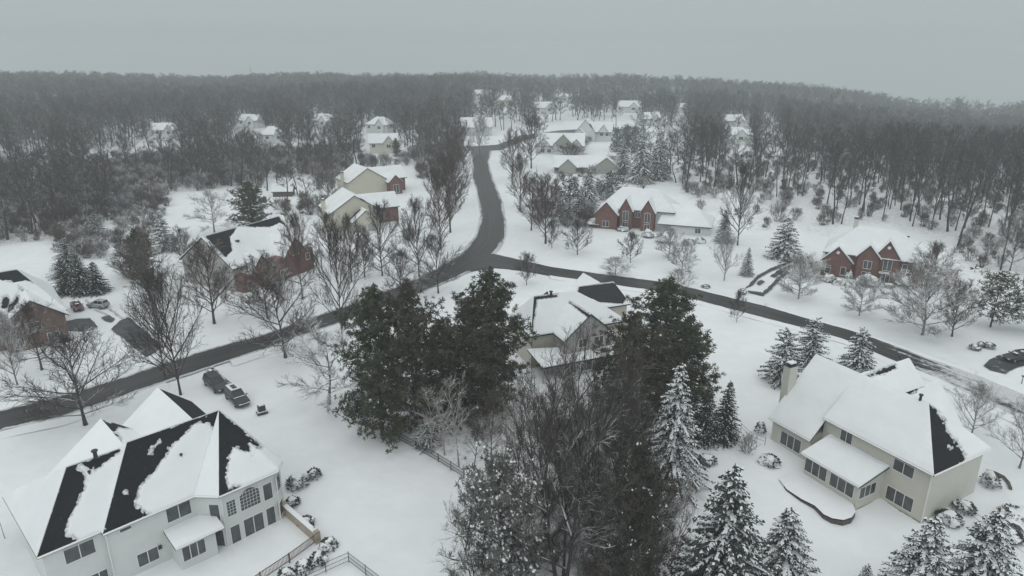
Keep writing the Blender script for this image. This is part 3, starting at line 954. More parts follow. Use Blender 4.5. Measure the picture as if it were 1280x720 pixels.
# stone plinth
st = Rh.extra.setdefault('stone_base', MB())
st.prism([(-.06, .06), (5.04, .06), (5.04, 4.76), (12.56, 4.76), (12.56, -1), (-.06, -1)], -2.4, -.75, 0, False)
for p, q in [((-.5, .6, 5.92), (13.8, .6, 5.92)), ((13.8, 2.5, 3.12), (20.6, 2.5, 3.12)), ((-.5, .6, 5.92), (-.5, -10.7, 5.92)), ((4.7, 5.2, 2.68), (12.9, 5.2, 2.68))]: Rh.fascia(p, q)
Rh.t.tube([(-.08, .08, -2), (-.08, .08, 5.9)], [.07, .07], 5)
MN, WG, SF, SS = ((14, 0), (0, 0)), ((20.2, 2.0), (14, 2.0)), ((12.5, 4.7), (5.1, 4.7)), ((5.1, 4.7), (5.1, 0))
Rh.window_px(*SF, zs([(245, 165), (380, 240), (370, 318), (235, 245)]), 3)
Rh.window_px(*SF, zs([(405, 262), (555, 345), (545, 425), (395, 340)]), 3)
Rh.window_px(*SS, zs([(590, 372), (697, 312), (685, 380), (583, 437)]), 3)
Rh.window_px(*MN, zs([(815, 165), (943, 235), (928, 305), (805, 232)]), 2)
Rh.window_px(*MN, zs([(770, 343), (938, 432), (920, 515), (753, 425)]), 3)
Rh.window_px(*MN, Z2([(478, 308), (510, 322), (503, 352), (472, 335)]), 2)
Rh.window_px(*WG, Z2([(310, 312), (365, 342), (358, 375), (303, 345)]), 3)
Rh.chimney((20.85, -.9), (1.1, 1.5), -.8, 10.3, 'siding_cream')
Rh.vent((5.7, -5.2, 10.8), .8, .16); Rh.vent((16.6, -18.2, 9.0), .6, .16)
b = MB(); b.box((2.9, .12, -1.0), (1.3, .05, .3)); b.obj('basement_grille', 'metal_black', Rh.e)
Rh.done()

# --- house behind the pines
Mh = House('tan_house', 'tan house half hidden behind tall pines, with a long lean-to porch roof', (3.4, 105.2), 23, 'siding_tan', step=.24, th=.22, roofmat='shingle_grey'); Mh.nz = .3
Mh.foot([(0, 0), (17.4, 0), (17.4, 8.85), (0, 8.85)], -.5, 6)
zm = lambda l: pxs(l, 640, 330, 5.8)
Mh.hip(-.5, 18.0, -.5, 9.5, 5.9, 10.9, 2.8, 8.0, {'near': [[(667, 370.5), (697, 367.5), (697, 370.5), (671, 373.5), (667, 400), (664.5, 414), (663, 414)]]})
Mh.gable('y', 8.6, 4.5, -4.3, 5, 6.1, 9.9, [[(709, 376), (713, 377.5), (768, 412), (764, 415), (740, 400)]], wall=(True, False), m='siding_grey')
Mh.foot([(4.1, .1), (13.1, .1), (13.1, -3.95), (4.1, -3.95)], -.5, 5.8, 'siding_grey')
Mh.foot([(9.5, 8.9), (24, 8.9), (24, 17), (9.5, 17)], -.5, 5.2)
bk = [[(700, 374), (722, 366), (724, 358), (766, 353), (780, 357), (785, 370), (778, 379), (750, 377), (723, 373)]]
Mh.hip(9, 24.5, 8.4, 17.5, 5.1, 8.3, 0, 1.2, {'near': bk, 'r': bk})
Mh.gable('y', 21, 3.0, 13, 21, 5.3, 8.0, wall=(False, True))
Mh.foot([(18.2, 16.9), (23.9, 16.9), (23.9, 20.6), (18.2, 20.6)], -.5, 5.1)
Mh.face([(-1.0, -6.2, 2.75), (13.6, -6.2, 2.75), (13.6, -3.9, 3.35), (-1.0, -.1, 3.5)][:4])
Mh.foot([(2.6, -3.9), (13.1, -3.9), (13.1, -5.4), (2.6, -5.4)], -.5, 2.7, 'siding_grey')
for x in (-.8, 4.0, 9.0, 13.3):
    b = MB(); b.tube([(x, -6.0, -.4), (x, -6.0, 2.7)], [.14, .14], 6); b.obj('porch_post', 'trim_grey', Mh.e)
for a in (3.4, 6.4, 9.4): Mh.window((2.6, -5.4), (13.1, -5.4), a - 2.6, a - .6, .5, 2.2, 2)
Mh.window((4.1, -3.95), (13.1, -3.95), 5.6, 7.2, 4.1, 5.5, 2); Mh.window((4.1, -3.95), (13.1, -3.95), 2.6, 4.0, 4.1, 5.5, 2)
Mh.vent((5.5, 4.4, 10.6), .8, .22)
b = MB(); b.tube([(-.2, -.25, -.4), (-.2, -.25, 5.8)], [.07, .07], 5); b.obj('downpipe', 'metal_black', Mh.e)
Mh.done()

# --- red brick house on the right
Bh = House('brick_house', 'red brick house with three front gables below the bare wood on the right', (75.2, 157.7), -30, 'brick_red', step=.7, th=.3)
Bh.foot([(0, 0), (22.2, 0), (22.2, 11), (0, 11)], -.8, 5.7)
Bh.hip(-.6, 22.8, -.6, 11.6, 5.6, 11.2, 6.5, 9.0)
Bh.gable('y', 2.8, 3.3, -1.2, 7, 3.9, 7.4, wall=(True, False))
Bh.foot([(-.4, .02), (6.0, .02), (6.0, -.85), (-.4, -.85)], -.8, 3.8)
Bh.gable('y', 9.3, 2.3, -1.7, 6, 6.0, 8.7, wall=(True, False))
Bh.foot([(7.1, .02), (11.5, .02), (11.5, -1.35), (7.1, -1.35)], -.8, 5.9)
Bh.gable('y', 13.1, 2.6, -.9, 6, 6.2, 10.0, wall=(True, False))
Bh.foot([(10.6, .02), (15.6, .02), (15.6, -.52), (10.6, -.52)], -.8, 6.1)
Bh.foot([(22.15, 2.2), (27.4, 2.2), (27.4, 10.5), (22.15, 10.5)], -.8, 4.7)
Bh.hip(18, 28, 1.7, 10.9, 4.7, 8.5, 0, 4.0)
F1, F2, F3, F0 = ((7.1, -1.35), (11.5, -1.35)), ((10.6, -.52), (15.6, -.52)), ((-.4, -.85), (6, -.85)), ((0, 0), (20.2, 0))
Bh.window(*F1, 1.4, 3.0, 3.1, 4.9, 2); Bh.window(*F1, 1.3, 3.1, .4, 2.2, 2)
Bh.window(*F2, 1.9, 3.6, 3.0, 5.9, 2, arch=True); Bh.window(*F2, 1.9, 3.6, -.2, 2.1, 2, name='front_door_window')
Bh.window(*F3, .9, 2.0, .6, 2.5, 1); Bh.window(*F3, 4.3, 5.3, .6, 2.5, 1)
Bh.window(*F0, 16.4, 18.4, 3.0, 4.8, 2); Bh.window(*F0, 16.4, 18.4, .3, 2.2, 2)
for x, z in ((2.8, 5.9), (13.1, 8.4)):
    b = MB(); y = -.95 if x < 5 else -.62
    b.prism([(0, 0)] and [(x + .38 * math.cos(i * .628), z + .38 * math.sin(i * .628)) for i in range(10)], 0, .08)
    b.v = [(p[0], y - p[2] - .02, p[1]) for p in b.v]
    b.obj('gable_vent', 'trim_white', Bh.e)
for x0, x1, zz, y in ((10.95, 14.95, 2.4, -.6),):
    b = MB(); b.box(((x0 + x1) / 2, y, zz), (2.2, .14, .5)); b.obj('lintel', 'trim_white', Bh.e)
Bh.chimney((5.0, 9.8), (1.0, 1.4), 5, 12.4, 'siding_cream'); Bh.vent((16.5, 6.4, 9.0), .9, .2)
Bh.done()

# --- brick house with white side wing beyond the street
Ch = House('brick_house', 'brick house with steep twin entrance gables and a long snow roof over its white garage', (29.0, 206.2), -20, 'brick_red', step=.9, th=.32)
Ch.foot([(-2, 1), (14.9, 1), (14.9, 13), (-2, 13)], -.5, 5.8)
Ch.hip(-2.6, 20.6, .4, 13.6, 5.6, 11.2, 6.0, 6.5)
Ch.gable('y', .6, 3.4, -3.2, 6, 4.6, 8.2, wall=(True, False)); Ch.foot([(-2.7, 1), (3.9, 1), (3.9, -2.8), (-2.7, -2.8)], -.5, 4.5)
Ch.gable('y', 6.2, 1.9, -1.6, 7, 6.0, 9.4, wall=(True, False)); Ch.foot([(4.4, 1), (8.0, 1), (8.0, -1.2), (4.4, -1.2)], -.5, 5.9)
Ch.gable('y', 12.9, 2.0, -2.2, 7, 6.0, 9.4, wall=(True, False)); Ch.foot([(11.0, 1), (14.8, 1), (14.8, -1.8), (11.0, -1.8)], -.5, 5.9)
Ch.extra.setdefault('siding_white', MB()).prism([(14.95, .9), (20.0, .9), (20.0, 13.05), (14.95, 13.05)], -.5, 5.75, 0, False)
Ch.extra['siding_white'].prism([(20.02, -1.5), (31, -1.5), (31, 11.5), (20.02, 11.5)], -.5, 2.9, 0, False)
Ch.face([(16.0, -2.2, 2.6), (31.6, -2.2, 2.6), (26.5, 5.2, 6.6), (17.5, 5.2, 7.4)])
Ch.face([(31.6, -2.2, 2.6), (31.6, 12, 2.6), (26.5, 5.2, 6.6)])
for wl, a, b_ in ((((4.4, -1.2), (8.0, -1.2)), 1.0, 2.6), (((11.0, -1.8), (14.8, -1.8)), 1.1, 2.7)):
    Ch.window(*wl, a, b_, 2.6, 5.6, 2, arch=True); Ch.window(*wl, a, b_, -.1, 2.0, 2)
Ch.window((-2.7, -2.8), (3.9, -2.8), 2.2, 4.2, .6, 2.3, 2)
Ch.window((8.0, 1), (11, 1), .7, 2.3, 3.4, 5.0, 2); Ch.window((14.95, .9), (20, .9), 1.6, 3.0, 3.7, 5.0, 2)
Ch.window((20.02, -1.5), (31, -1.5), 7.0, 8.5, .5, 1.9, 2); Ch.vent((9.8, 6.9, 11.0), .8, .25)
Ch.done()

# --- grey gabled house with brick front, left
zl = lambda l: pxs(l, 200, 260, 5.8)
Gh = House('gabled_house', 'grey sided house with a red brick front gable, its roof bare black along the ridge', (-76.2, 151.5), -27, 'siding_grey', step=.45, th=.28)
Gh.foot([(0, 0), (16, 0), (16, 24), (0, 24)], -.5, 5.6)
bG = [zl([(325, 200), (525, 143), (565, 128), (560, 150), (500, 215), (515, 260), (522, 300), (480, 348), (465, 345)]), zl([(510, 124), (850, 50), (925, 135), (870, 100), (800, 132), (700, 132), (560, 128)])]
mG = [zl([(545, 127), (552, 140), (505, 205), (520, 215), (640, 150), (640, 133)])]
Gh.gable('y', 8, 8.3, -.4, 24.4, 5.7, 11.7, bG, mG, wall=(True, True), bl=1)
Gh.gable('x', 16.0, 3.6, 10, 19.6, 5.4, 9.3, wall=(False, True), m='brick_red')
Gh.gable('x', 6.0, 3.4, 10, 19.0, 3.9, 7.4, wall=(False, True), m='brick_red')
Gh.extra.setdefault('brick_red', MB()).prism([(15.9, .5), (18.6, .5), (18.6, 9.6), (15.9, 9.6)], -.5, 3.8, 0, False)
Gh.extra['brick_red'].prism([(15.9, 9.65), (19.2, 9.65), (19.2, 22), (15.9, 22)], -.5, 5.4, 0, False)
fb = ((18.6, .5), (18.6, 9.6)); fc = ((19.2, 9.65), (19.2, 22))
Gh.window(*fb, 1.0, 2.0, .5, 2.3, 1, frame='siding_cream'); Gh.window(*fb, 4.9, 6.0, 3.9, 5.2, 1); Gh.window(*fc, 5.4, 7.4, 5.0, 7.2, 2); Gh.window(*fc, 9.8, 11.0, 2.8, 4.4, 1)
Gh.window(*fc, 1.2, 2.6, .6, 2.4, 2); Gh.vent((11.3, 6.5, 9.2), .5, .35)
Gh.done()

# --- dark brick house at the left edge
zk = lambda l: pxs(l, 0, 320, 5.54)
Kh = House('dark_brick_house', 'dark brown brick house cut by the left edge of the photo, with bare roof patches', (-95.2, 108.6), 40, 'brick_brown', step=.4, th=.28)
Kh.foot([(-8, 0), (15.5, 0), (15.5, 17.8), (-8, 17.8)], -.5, 5.5)
bK = [zk([(-60, 118), (0, 105), (100, 86), (240, 135), (335, 212), (250, 178), (180, 162), (100, 172), (0, 158), (-60, 165)]), zk([(20, 285), (55, 280), (65, 320), (35, 365), (5, 340)]), zk([(125, 268), (132, 300), (90, 360), (45, 398), (60, 350)]), zk([(130, 205), (230, 290), (215, 295), (160, 245)])]
Kh.hip(-8.6, 16.1, -.6, 18.4, 5.4, 12.0, 5.5, 5.5, {'near': bK})
Kh.gable('y', 10.8, 4.9, -2.6, 7, 5.3, 9.0, [zk([(125, 268), (132, 300), (90, 360), (45, 398), (60, 350)])], wall=(True, False))
Kh.foot([(6, .02), (15.45, .02), (15.45, -2.2), (6, -2.2)], -.5, 5.2)
Kh.window((6, -2.2), (15.5, -2.2), 3.6, 5.6, 3.2, 4.8, 2); Kh.window((6, -2.2), (15.5, -2.2), 1.0, 2.6, .5, 2.2, 2); Kh.window((6, -2.2), (15.5, -2.2), 6.2, 8.0, .5, 2.2, 2)
Kh.done()

# --- pair of yellow houses up the street, left
zy = lambda l: pxs(l, 400, 180, 5.54)
Y1 = House('yellow_house', 'pale yellow house with a wide windowless gable, upper of the pair left of the street', (-60.5, 252), 33, 'siding_yellow', step=.4, th=.3); Y1.nz = .5
Y1.foot([(0, 0), (15, 0), (15, 13), (0, 13)], -1, 5.5)
Y1.gable('y', 7.5, 7.6, -.4, 13.4, 5.5, 10.2, [zy([(404, 106), (480, 165), (440, 172), (508, 240), (490, 246), (370, 165)])], wall=(True, True))
Y1.extra.setdefault('brick_red', MB()).prism([(15.02, -3.0), (20, -3.0), (20, 3.0), (15.02, 3.0)], -1, 4.8, 0, False)
Y1.extra['brick_red'].prism([(15.02, 3.0), (24, 3.0), (24, 12), (15.02, 12)], -1, 5.2, 0, False)
Y1.gable('x', 7.5, 5, 8, 24.6, 5.2, 9.0, wall=(False, True), m='brick_red'); Y1.gable('y', 17.3, 2.6, -3.4, 6, 4.8, 7.2, wall=(True, False), m='brick_red')
Y1.window((15.02, -3), (20, -3), 1.4, 3.6, .5, 3.4, 2); Y1.chimney((-.6, 5), (1.0, 1.6), 0, 8.6, 'siding_yellow'); Y1.done()
Y2 = House('yellow_house', 'yellow house with several snowy gables, lower of the pair left of the street', (-54.2, 199.8), 27, 'siding_yellow', step=.35, th=.3); Y2.nz = .5
Y2.foot([(0, 0), (14, 0), (14, 14), (0, 14)], -1, 5.5)
Y2.gable('y', 7.5, 7.6, -.4, 14.4, 5.4, 10.2, [zy([(335, 292), (400, 345), (330, 350), (420, 420), (410, 430), (315, 350)]), zy([(190, 440), (290, 365), (350, 435), (285, 410)])], wall=(True, True), bl=None)
Y2.gable('x', 9, 4.5, 8, 23, 5.0, 8.6, wall=(False, True), m='brick_red')
Y2.extra.setdefault('brick_red', MB()).prism([(14.02, 4.6), (22.5, 4.6), (22.5, 13.4), (14.02, 13.4)], -1, 5.0, 0, False)
Y2.gable('y', 9.5, 4.0, -5, 4, 3.2, 6.4, [zy([(180, 535), (275, 445), (280, 455), (195, 535)])], wall=(True, False)); Y2.foot([(5.7, 0), (13.3, 0), (13.3, -4.6), (5.7, -4.6)], -1, 3.1)
Y2.door((5.7, -4.6), (13.3, -4.6), 1.2, 3.6, -.4, 2.0); Y2.door((5.7, -4.6), (13.3, -4.6), 4.2, 6.6, -.4, 2.0)
Y2.window((14.02, 4.6), (22.5, 4.6), 2, 3.6, 2.9, 4.4, 2); Y2.chimney((-.6, 6), (1.0, 1.6), 0, 8.6, 'siding_yellow'); Y2.done()

# --- three houses at the bend of the far street
zf = lambda l: pxs(l, 640, 140, 7.2)
H1 = House('white_gabled_house', 'farthest of the three houses at the bend, white with a steep double gable', (39, 428), -12, 'siding_white', step=1.5, th=.4)
H1.foot([(0, 0), (12, 0), (12, 14), (0, 14)], -1, 6); H1.gable('y', 6, 6, -.4, 14.4, 6, 13, [zf([(645, 98), (745, 185), (700, 160), (650, 110)]), zf([(690, 105), (720, 100), (740, 160), (700, 120)])], bl=1)
H1.gable('x', 4, 3, 8, 17, 6, 9.0, wall=(False, False)); H1.gable('y', 17, 3.2, -.5, 8, 6, 10.2, wall=(True, False)); H1.gable('y', 3, 4.5, -5, 1, 3.8, 8, wall=(True, False)); H1.foot([(-1.4, 0), (7.4, 0), (7.4, -4.6), (-1.4, -4.6)], -1, 3.7)
H1.foot([(12.02, 2), (22, 2), (22, 13), (12.02, 13)], -1, 6); H1.gable('x', 7.5, 5.6, 6, 22.5, 6, 11, wall=(False, True))
H1.window((12.02, 2), (22, 2), 3, 4.6, 3.4, 5, 2); H1.window((12.02, 2), (22, 2), 6.4, 8, 3.4, 5, 2); H1.chimney((21, 12), (1.2, 1.6), 6, 13.5); H1.done()
H2 = House('green_gabled_house', 'long house with dark green gable at the bend, just nearer than the white gabled one', (12.5, 372), -6, 'siding_white', step=1.2, th=.4)
H2.foot([(0, 0), (26, 0), (26, 13), (0, 13)], -1, 4.5)
H2.gable('x', 6.5, 6.6, -.5, 26.5, 4.5, 10.2); H2.gable('y', 15, 5.0, -3, 7, 5.5, 10.5, [zf([(410, 330), (500, 250), (515, 255), (512, 325)])], wall=(True, False), m='siding_green'); H2.foot([(10.2, 0), (19.8, 0), (19.8, -2.6), (10.2, -2.6)], -1, 5.4)
H2.gable('y', 4.5, 3.6, -1.5, 7, 4.5, 8.4, wall=(True, False)); H2.gable('y', 22, 3.2, -1.8, 7, 4.5, 8.0, wall=(True, False)); H2.window((10.2, -2.6), (19.8, -2.6), 3, 5.0, 3.2, 4.8, 2); H2.window((0, 0), (26, 0), 3, 5, .6, 2.4, 2); H2.window((0, 0), (26, 0), 6.5, 8.5, .6, 2.4, 2); H2.done()
H3 = House('low_tan_house', 'low house with a broad tan gable at the street bend, nearest of the three', (19, 308), -3, 'siding_green', step=1.2, th=.4)
H3.foot([(0, 0), (18, 0), (18, 11), (0, 11)], -1, 2.8); H3.gable('x', 5.5, 6.0, -.5, 24, 2.8, 6.9)
H3.foot([(17.5, -2), (28.5, -2), (28.5, 10), (17.5, 10)], -1, 2.8); H3.gable('y', 23, 5.8, -2.5, 10, 2.8, 7.2)
H3.gable('y', 6, 4.0, -2.5, 6, 2.8, 6.4, wall=(True, False)); H3.foot([(2.4, 0), (9.6, 0), (9.6, -2.1), (2.4, -2.1)], -1, 2.75); H3.window((0, 0), (18, 0), .3, 5, .6, 2.2, 2); H3.window((0, 0), (18, 0), 9, 11, .6, 2.2, 2); H3.door((17.5, -2), (28.5, -2), 3.5, 6.5, -.2, 2.1); H3.done()

# --- small distant houses showing through the woods (foot pixel, wall, turn, width, depth, label)
FAR = [((206, 174), 'siding_white', 20, 13, 9, 'small distant house deep in the left woods, farthest left of the snowy roofs'),
       ((312, 160), 'siding_white', -15, 15, 9, 'long distant house roof showing thinly in the left woods, just above a rounder snowy roof'),
       ((343, 181), 'siding_white', 30, 12, 10, 'distant house with a rounded white roof in the left woods, below the long thin one'),
       ((404, 160), 'siding_white', -25, 16, 10, 'distant house with a broken snow roof in woods up left from the yellow pair'),
       ((473, 166), 'siding_white', -20, 16, 11, 'white distant house with a hipped snow roof above the yellow pair'),
       ((480, 192), 'siding_cream', 10, 15, 10, 'distant cream house behind a dark bush, directly above the yellow pair'),
       ((596, 170), 'siding_white', 4, 20, 13, 'wide white distant house at the end of the street, with two bare trees before it'),
       ((603, 124), 'siding_white', 15, 14, 9, 'tiny far roof near the skyline above the end of the street'),
       ((632, 132), 'siding_tan', -20, 14, 9, 'tiny far roof just right of the one nearest the skyline'),
       ((683, 143), 'siding_white', 25, 18, 11, 'far house with two snowy roofs above the bend of the street'),
       ((703, 128), 'siding_white', -10, 14, 9, 'faint far roof high above the bend of the street'),
       ((786, 141), 'siding_white', -8, 22, 12, 'far house with a long broken snow roof at the right end of the snowy clearing'),
       ((815, 158), 'siding_white', 12, 15, 10, 'low far roof right of the dark pine row'),
       ((852, 141), 'siding_white', -15, 13, 8, 'small far roof alone in the dark hillside left of the right woods'),
       ((919, 160), 'siding_white', 10, 16, 10, 'far white house in the right woods, upper of two roofs one above the other'),
       ((918, 180), 'siding_white', -8, 18, 10, 'far house with a flat bright snow roof in the right woods, lower of two'),
       ((958, 156), 'siding_tan', 25, 12, 9, 'small far roof in the right woods, to the right of a pair'),
       ((353, 246), 'wood_dark', 5, 7, 5, 'low snow topped shed in the clearing behind the grey gabled house')]
for px, wm, an, w, d, lab in FAR:
    p = G(*px)
    small = 'shed' in lab
    hh = House('shed' if small else 'distant_house', lab, (p.x - w / 2, p.y), an, wm, step=3, z0=p.z, th=.5, cat='shed' if small else 'house', group=None if small else 'distant houses in the woods')
    ze = 2.2 if small else 5.6
    hh.foot([(0, 0), (w, 0), (w, d), (0, d)], -2, ze)
    if 'hipped' in lab or 'flat' in lab or 'rounded' in lab: hh.hip(-.5, w + .5, -.5, d + .5, ze, ze + d * .42, d * .5, d * .5)
    else: hh.gable('x', d / 2, d / 2, -.5, w + .5, ze, ze + d * .42)
    if not small:
        hh.gable('y', w * .68, w * .2, -2, d / 2, ze, ze + d * .36, wall=(True, False)); hh.foot([(w * .49, 0), (w * .87, 0), (w * .87, -1.6), (w * .49, -1.6)], -2, ze - .1)
        hh.window((0, 0), (w, 0), 1.2, 3.0, 3.2, 4.8, 2); hh.window((0, -1.6), (w, -1.6), w * .6, w * .74, 3.0, 4.8, 2)
    hh.done()
# ------------------------------------------------------------------ woods: where trees may stand (ground seen in the photograph)
WOOD_L = [(-90, 320), (0, 306), (62, 300), (75, 310), (95, 290), (165, 268), (208, 258), (215, 240), (335, 232), (342, 222), (395, 222), (400, 238), (425, 232), (440, 212), (520, 206), (530, 228), (550, 236), (580, 196), (580, 90), (-90, 90)]
WOOD_R = [(838, 178), (850, 175), (860, 205), (848, 226), (870, 262), (900, 268), (905, 238), (945, 238), (948, 288), (1000, 285), (1036, 298), (1050, 283), (1100, 278), (1190, 303), (1215, 340), (1290, 345), (1400, 360), (1400, 90), (838, 90)]
WOOD_M = [(580, 166), (625, 166), (645, 160), (690, 157), (714, 150), (790, 152), (838, 165), (838, 90), (580, 90)]
SPARSE = [(845, 190), (1005, 205), (1036, 292), (868, 272)]
GLADES = [[(20, 205), (75, 205), (70, 235), (15, 235)], [(460, 180), (500, 178), (505, 198), (462, 200)], [(585, 160), (625, 160), (625, 190), (575, 190)]]
THICKET = [(455, 520), (520, 480), (600, 470), (680, 480), (800, 480), (880, 590), (850, 760), (570, 760), (585, 600), (520, 560)]
FARP = [G(*f[0]) for f in FAR]

def wood_at(x, y):
    z = terrain(x, y)
    px, py, dep = P(x, y, z)
    if dep < 10: return None
    for g in GLADES:
        if inpoly(px, py, g): return None
    for q in FARP:
        if abs(x - q.x) < 15 and -34 < y - q.y < 16: return None
    if inpoly(px, py, WOOD_L): return 'L'
    if inpoly(px, py, WOOD_R): return 'R'
    if inpoly(px, py, WOOD_M): return 'M'
    return None

# ------------------------------------------------------------------ ground: one sheet out past the last hills
def axis(lo, hi, step, far, grow=1.16):
    a = list(np.arange(lo, hi + .1, step)); s = step
    while a[-1] < far[1]: s *= grow; a.append(a[-1] + s)
    s = step
    while a[0] > far[0]: s *= grow; a.insert(0, a[0] - s)
    return a
gx = axis(-180, 180, 3.0, (-2600, 2600)); gy = axis(-20, 300, 3.0, (-120, 2700))
def far_drop(x, y):
    return -0.065 * max(0.0, math.hypot(x, y) - 1150)
gv, lit = [], []
for y in gy:
    for x in gx:
        z = terrain(x, y) + far_drop(x, y)
        if math.hypot(x, y) < 330:
            z += 0.13 * noise.noise(Vector((x * .09, y * .09, 0))) + .07 * noise.noise(Vector((x * .27, y * .27, 4))) - .11
        gv.append((x, y, z))
        l = 0.0
        if y > 30:
            px, py, dep = P(x, y, terrain(x, y))
            if dep > 10 and -120 < px < 1400:
                if inpoly(px, py, THICKET): l = .8
                elif inpoly(px, py, WOOD_L): l = .9
                elif inpoly(px, py, WOOD_R): l = .45 if inpoly(px, py, SPARSE) else .65
                elif inpoly(px, py, WOOD_M): l = .7
        lit.append(l)
nx = len(gx)
gf = [(j * nx + i, j * nx + i + 1, (j + 1) * nx + i + 1, (j + 1) * nx + i) for j in range(len(gy) - 1) for i in range(nx - 1)]
me = bpy.data.meshes.new('snowy_ground'); me.from_pydata(gv, [], gf); me.materials.append(MATS['snow_ground'])
a = me.attributes.new('litter', 'FLOAT', 'POINT'); a.data.foreach_set('value', lit)
me.polygons.foreach_set('use_smooth', [True] * len(gf))
tag(link('snowy_ground', me), kind='structure')

# ------------------------------------------------------------------ streets
def resample(pts, n):
    d = [0]
    for i in range(1, len(pts)): d.append(d[-1] + (pts[i] - pts[i - 1]).length)
    out = []
    for k in range(n):
        s = d[-1] * k / (n - 1); i = 0
        while i < len(d) - 2 and d[i + 1] < s: i += 1
        f = (s - d[i]) / max(1e-6, d[i + 1] - d[i])
        out.append(pts[i].lerp(pts[i + 1], f))
    return out

def street(name, ea, eb, n, zoff, slush, banks=True, m='asphalt'):
    A = resample([G(*p) for p in ea], n); B = resample([G(*p) for p in eb], n)
    vs, fs, sl, ln = [], [], [], []
    c = 8; s = 0.0
    for i in range(n):
        if i: s += ((A[i] + B[i]) / 2 - (A[i - 1] + B[i - 1]) / 2).length
        w = (B[i] - A[i]); wl = w.length; wd = w.normalized()
        ja = .45 * noise.noise(Vector((s * .35, 3, zoff * 50))) + .2 * noise.noise(Vector((s * 1.3, 8, 0)))
        jb = .45 * noise.noise(Vector((s * .35, 30, zoff * 50))) + .2 * noise.noise(Vector((s * 1.3, 80, 0)))
        a, b = A[i] + wd * ja, B[i] + wd * jb
        for k in range(c + 1):
            p = a.lerp(b, k / c)
            vs.append((p.x, p.y, terrain(p.x, p.y) + .06 + zoff)); sl.append(slush(P(p.x, p.y, 0)[0], k / c)); ln.append((s, k / c * wl, 0))
        if i:
            for k in range(c): fs.append(((i - 1) * (c + 1) + k, (i - 1) * (c + 1) + k + 1, i * (c + 1) + k + 1, i * (c + 1) + k))
    me = bpy.data.meshes.new(name); me.from_pydata(vs, [], fs); me.materials.append(MATS[m])
    at_ = me.attributes.new('slush', 'FLOAT', 'POINT'); at_.data.foreach_set('value', sl)
    at_ = me.attributes.new('lane', 'FLOAT_VECTOR', 'POINT'); at_.data.foreach_set('vector', [q for v in ln for q in v])
    bm = bmesh.new(); bm.from_mesh(me); bmesh.ops.recalc_face_normals(bm, faces=bm.faces[:])
    if sum(f.normal.z for f in bm.faces) < 0: bmesh.ops.reverse_faces(bm, faces=bm.faces[:])
    bm.to_mesh(me); bm.free()
    tag(link(name, me), kind='structure')
    if banks:
        mb = MB()
        for E, O, sd in ((A, B, 1), (B, A, -1)):
            rows = []
            for i in range(n):
                out = (E[i] - O[i]).normalized()
                h = .20 + .14 * noise.noise(Vector((i * .37, sd * 9, zoff)))
                g0 = terrain(E[i].x, E[i].y)
                jt = .35 * noise.noise(Vector((i * .9, sd * 4, 2)))
                prof = [(-.1 + jt, -.02), (.35 + jt, h * .7), (.9, h), (1.5, h * .55), (2.4, -.12)]
                rows.append([(E[i].x + out.x * q, E[i].y + out.y * q, g0 + z + .05) for q, z in prof])
            for i in range(1, n):
                px = P(*rows[i][2])[0]
                if any(lo < px < hi and sd == side for lo, hi, side in GAPS.get(name, ())): continue
                for k in range(4): mb.poly([rows[i - 1][k], rows[i - 1][k + 1], rows[i][k + 1], rows[i][k]])
        me2 = mb.mesh('snow_bank', 'snow_lying')
        bm = bmesh.new(); bm.from_mesh(me2); bmesh.ops.remove_doubles(bm, verts=bm.verts[:], dist=.001)
        bmesh.ops.recalc_face_normals(bm, faces=bm.faces[:])
        for f in bm.faces:
            if f.normal.z < 0: f.normal_flip()
            f.smooth = True
        bm.to_mesh(me2); bm.free()
        tag(link('snow_bank', me2), kind='structure')

GAPS = {'road': [(175, 215, 1), (560, 700, -1), (225, 300, -1)], 'side_road': [(560, 690, -1), (560, 660, 1), (930, 958, 1), (1225, 1300, 1)]}
UP = [(-480, 661), (-90, 540), (0, 512), (78, 493), (160, 469), (211, 451), (271, 433), (327, 418), (408, 390), (434, 381), (500, 357), (544, 336), (577, 315), (595, 293), (600, 268), (595, 239), (589, 221), (590, 206), (588, 190), (582, 182)]
LO = [(-480, 694), (-90, 568), (0, 539), (78, 523), (160, 494), (218, 475), (282, 453), (329, 438), (400, 413), (470, 389), (520, 370), (565, 350), (600, 334), (624, 312), (633, 295), (633, 278), (629, 253), (617, 224), (611, 203), (616, 186)]
street('road', UP, LO, 170, 0.0, lambda px, k: .13 + .62 * (abs(k - .5) > .46) + .30 * (abs(k - .5) > .33))
SU = [(588, 320), (616, 317), (650, 325), (690, 334), (740, 341), (800, 349), (840, 354), (900, 369), (957, 383), (1015, 400), (1073, 416), (1147, 443), (1229, 472), (1280, 494), (1370, 534), (1760, 707)]
SLo = [(588, 340), (616, 334), (650, 338), (690, 345), (780, 358), (840, 367), (900, 383), (957, 398), (1012, 412), (1054, 424), (1112, 449), (1171, 472), (1220, 498), (1280, 526), (1370, 568), (1760, 750)]
street('side_road', SU, SLo, 130, 0.006, lambda px, k: .12 + .62 * smooth(1070, 1200, px) + .25 * (abs(k - .5) > .38) + .15 * smooth(900, 960, px) * (k < .4))
street('far_road', [(560, 184), (590, 183), (622, 181), (652, 169), (700, 163), (770, 159)], [(560, 189), (590, 189), (626, 188), (656, 175), (704, 169), (770, 164)], 60, 0.012, lambda px, k: .2, False)

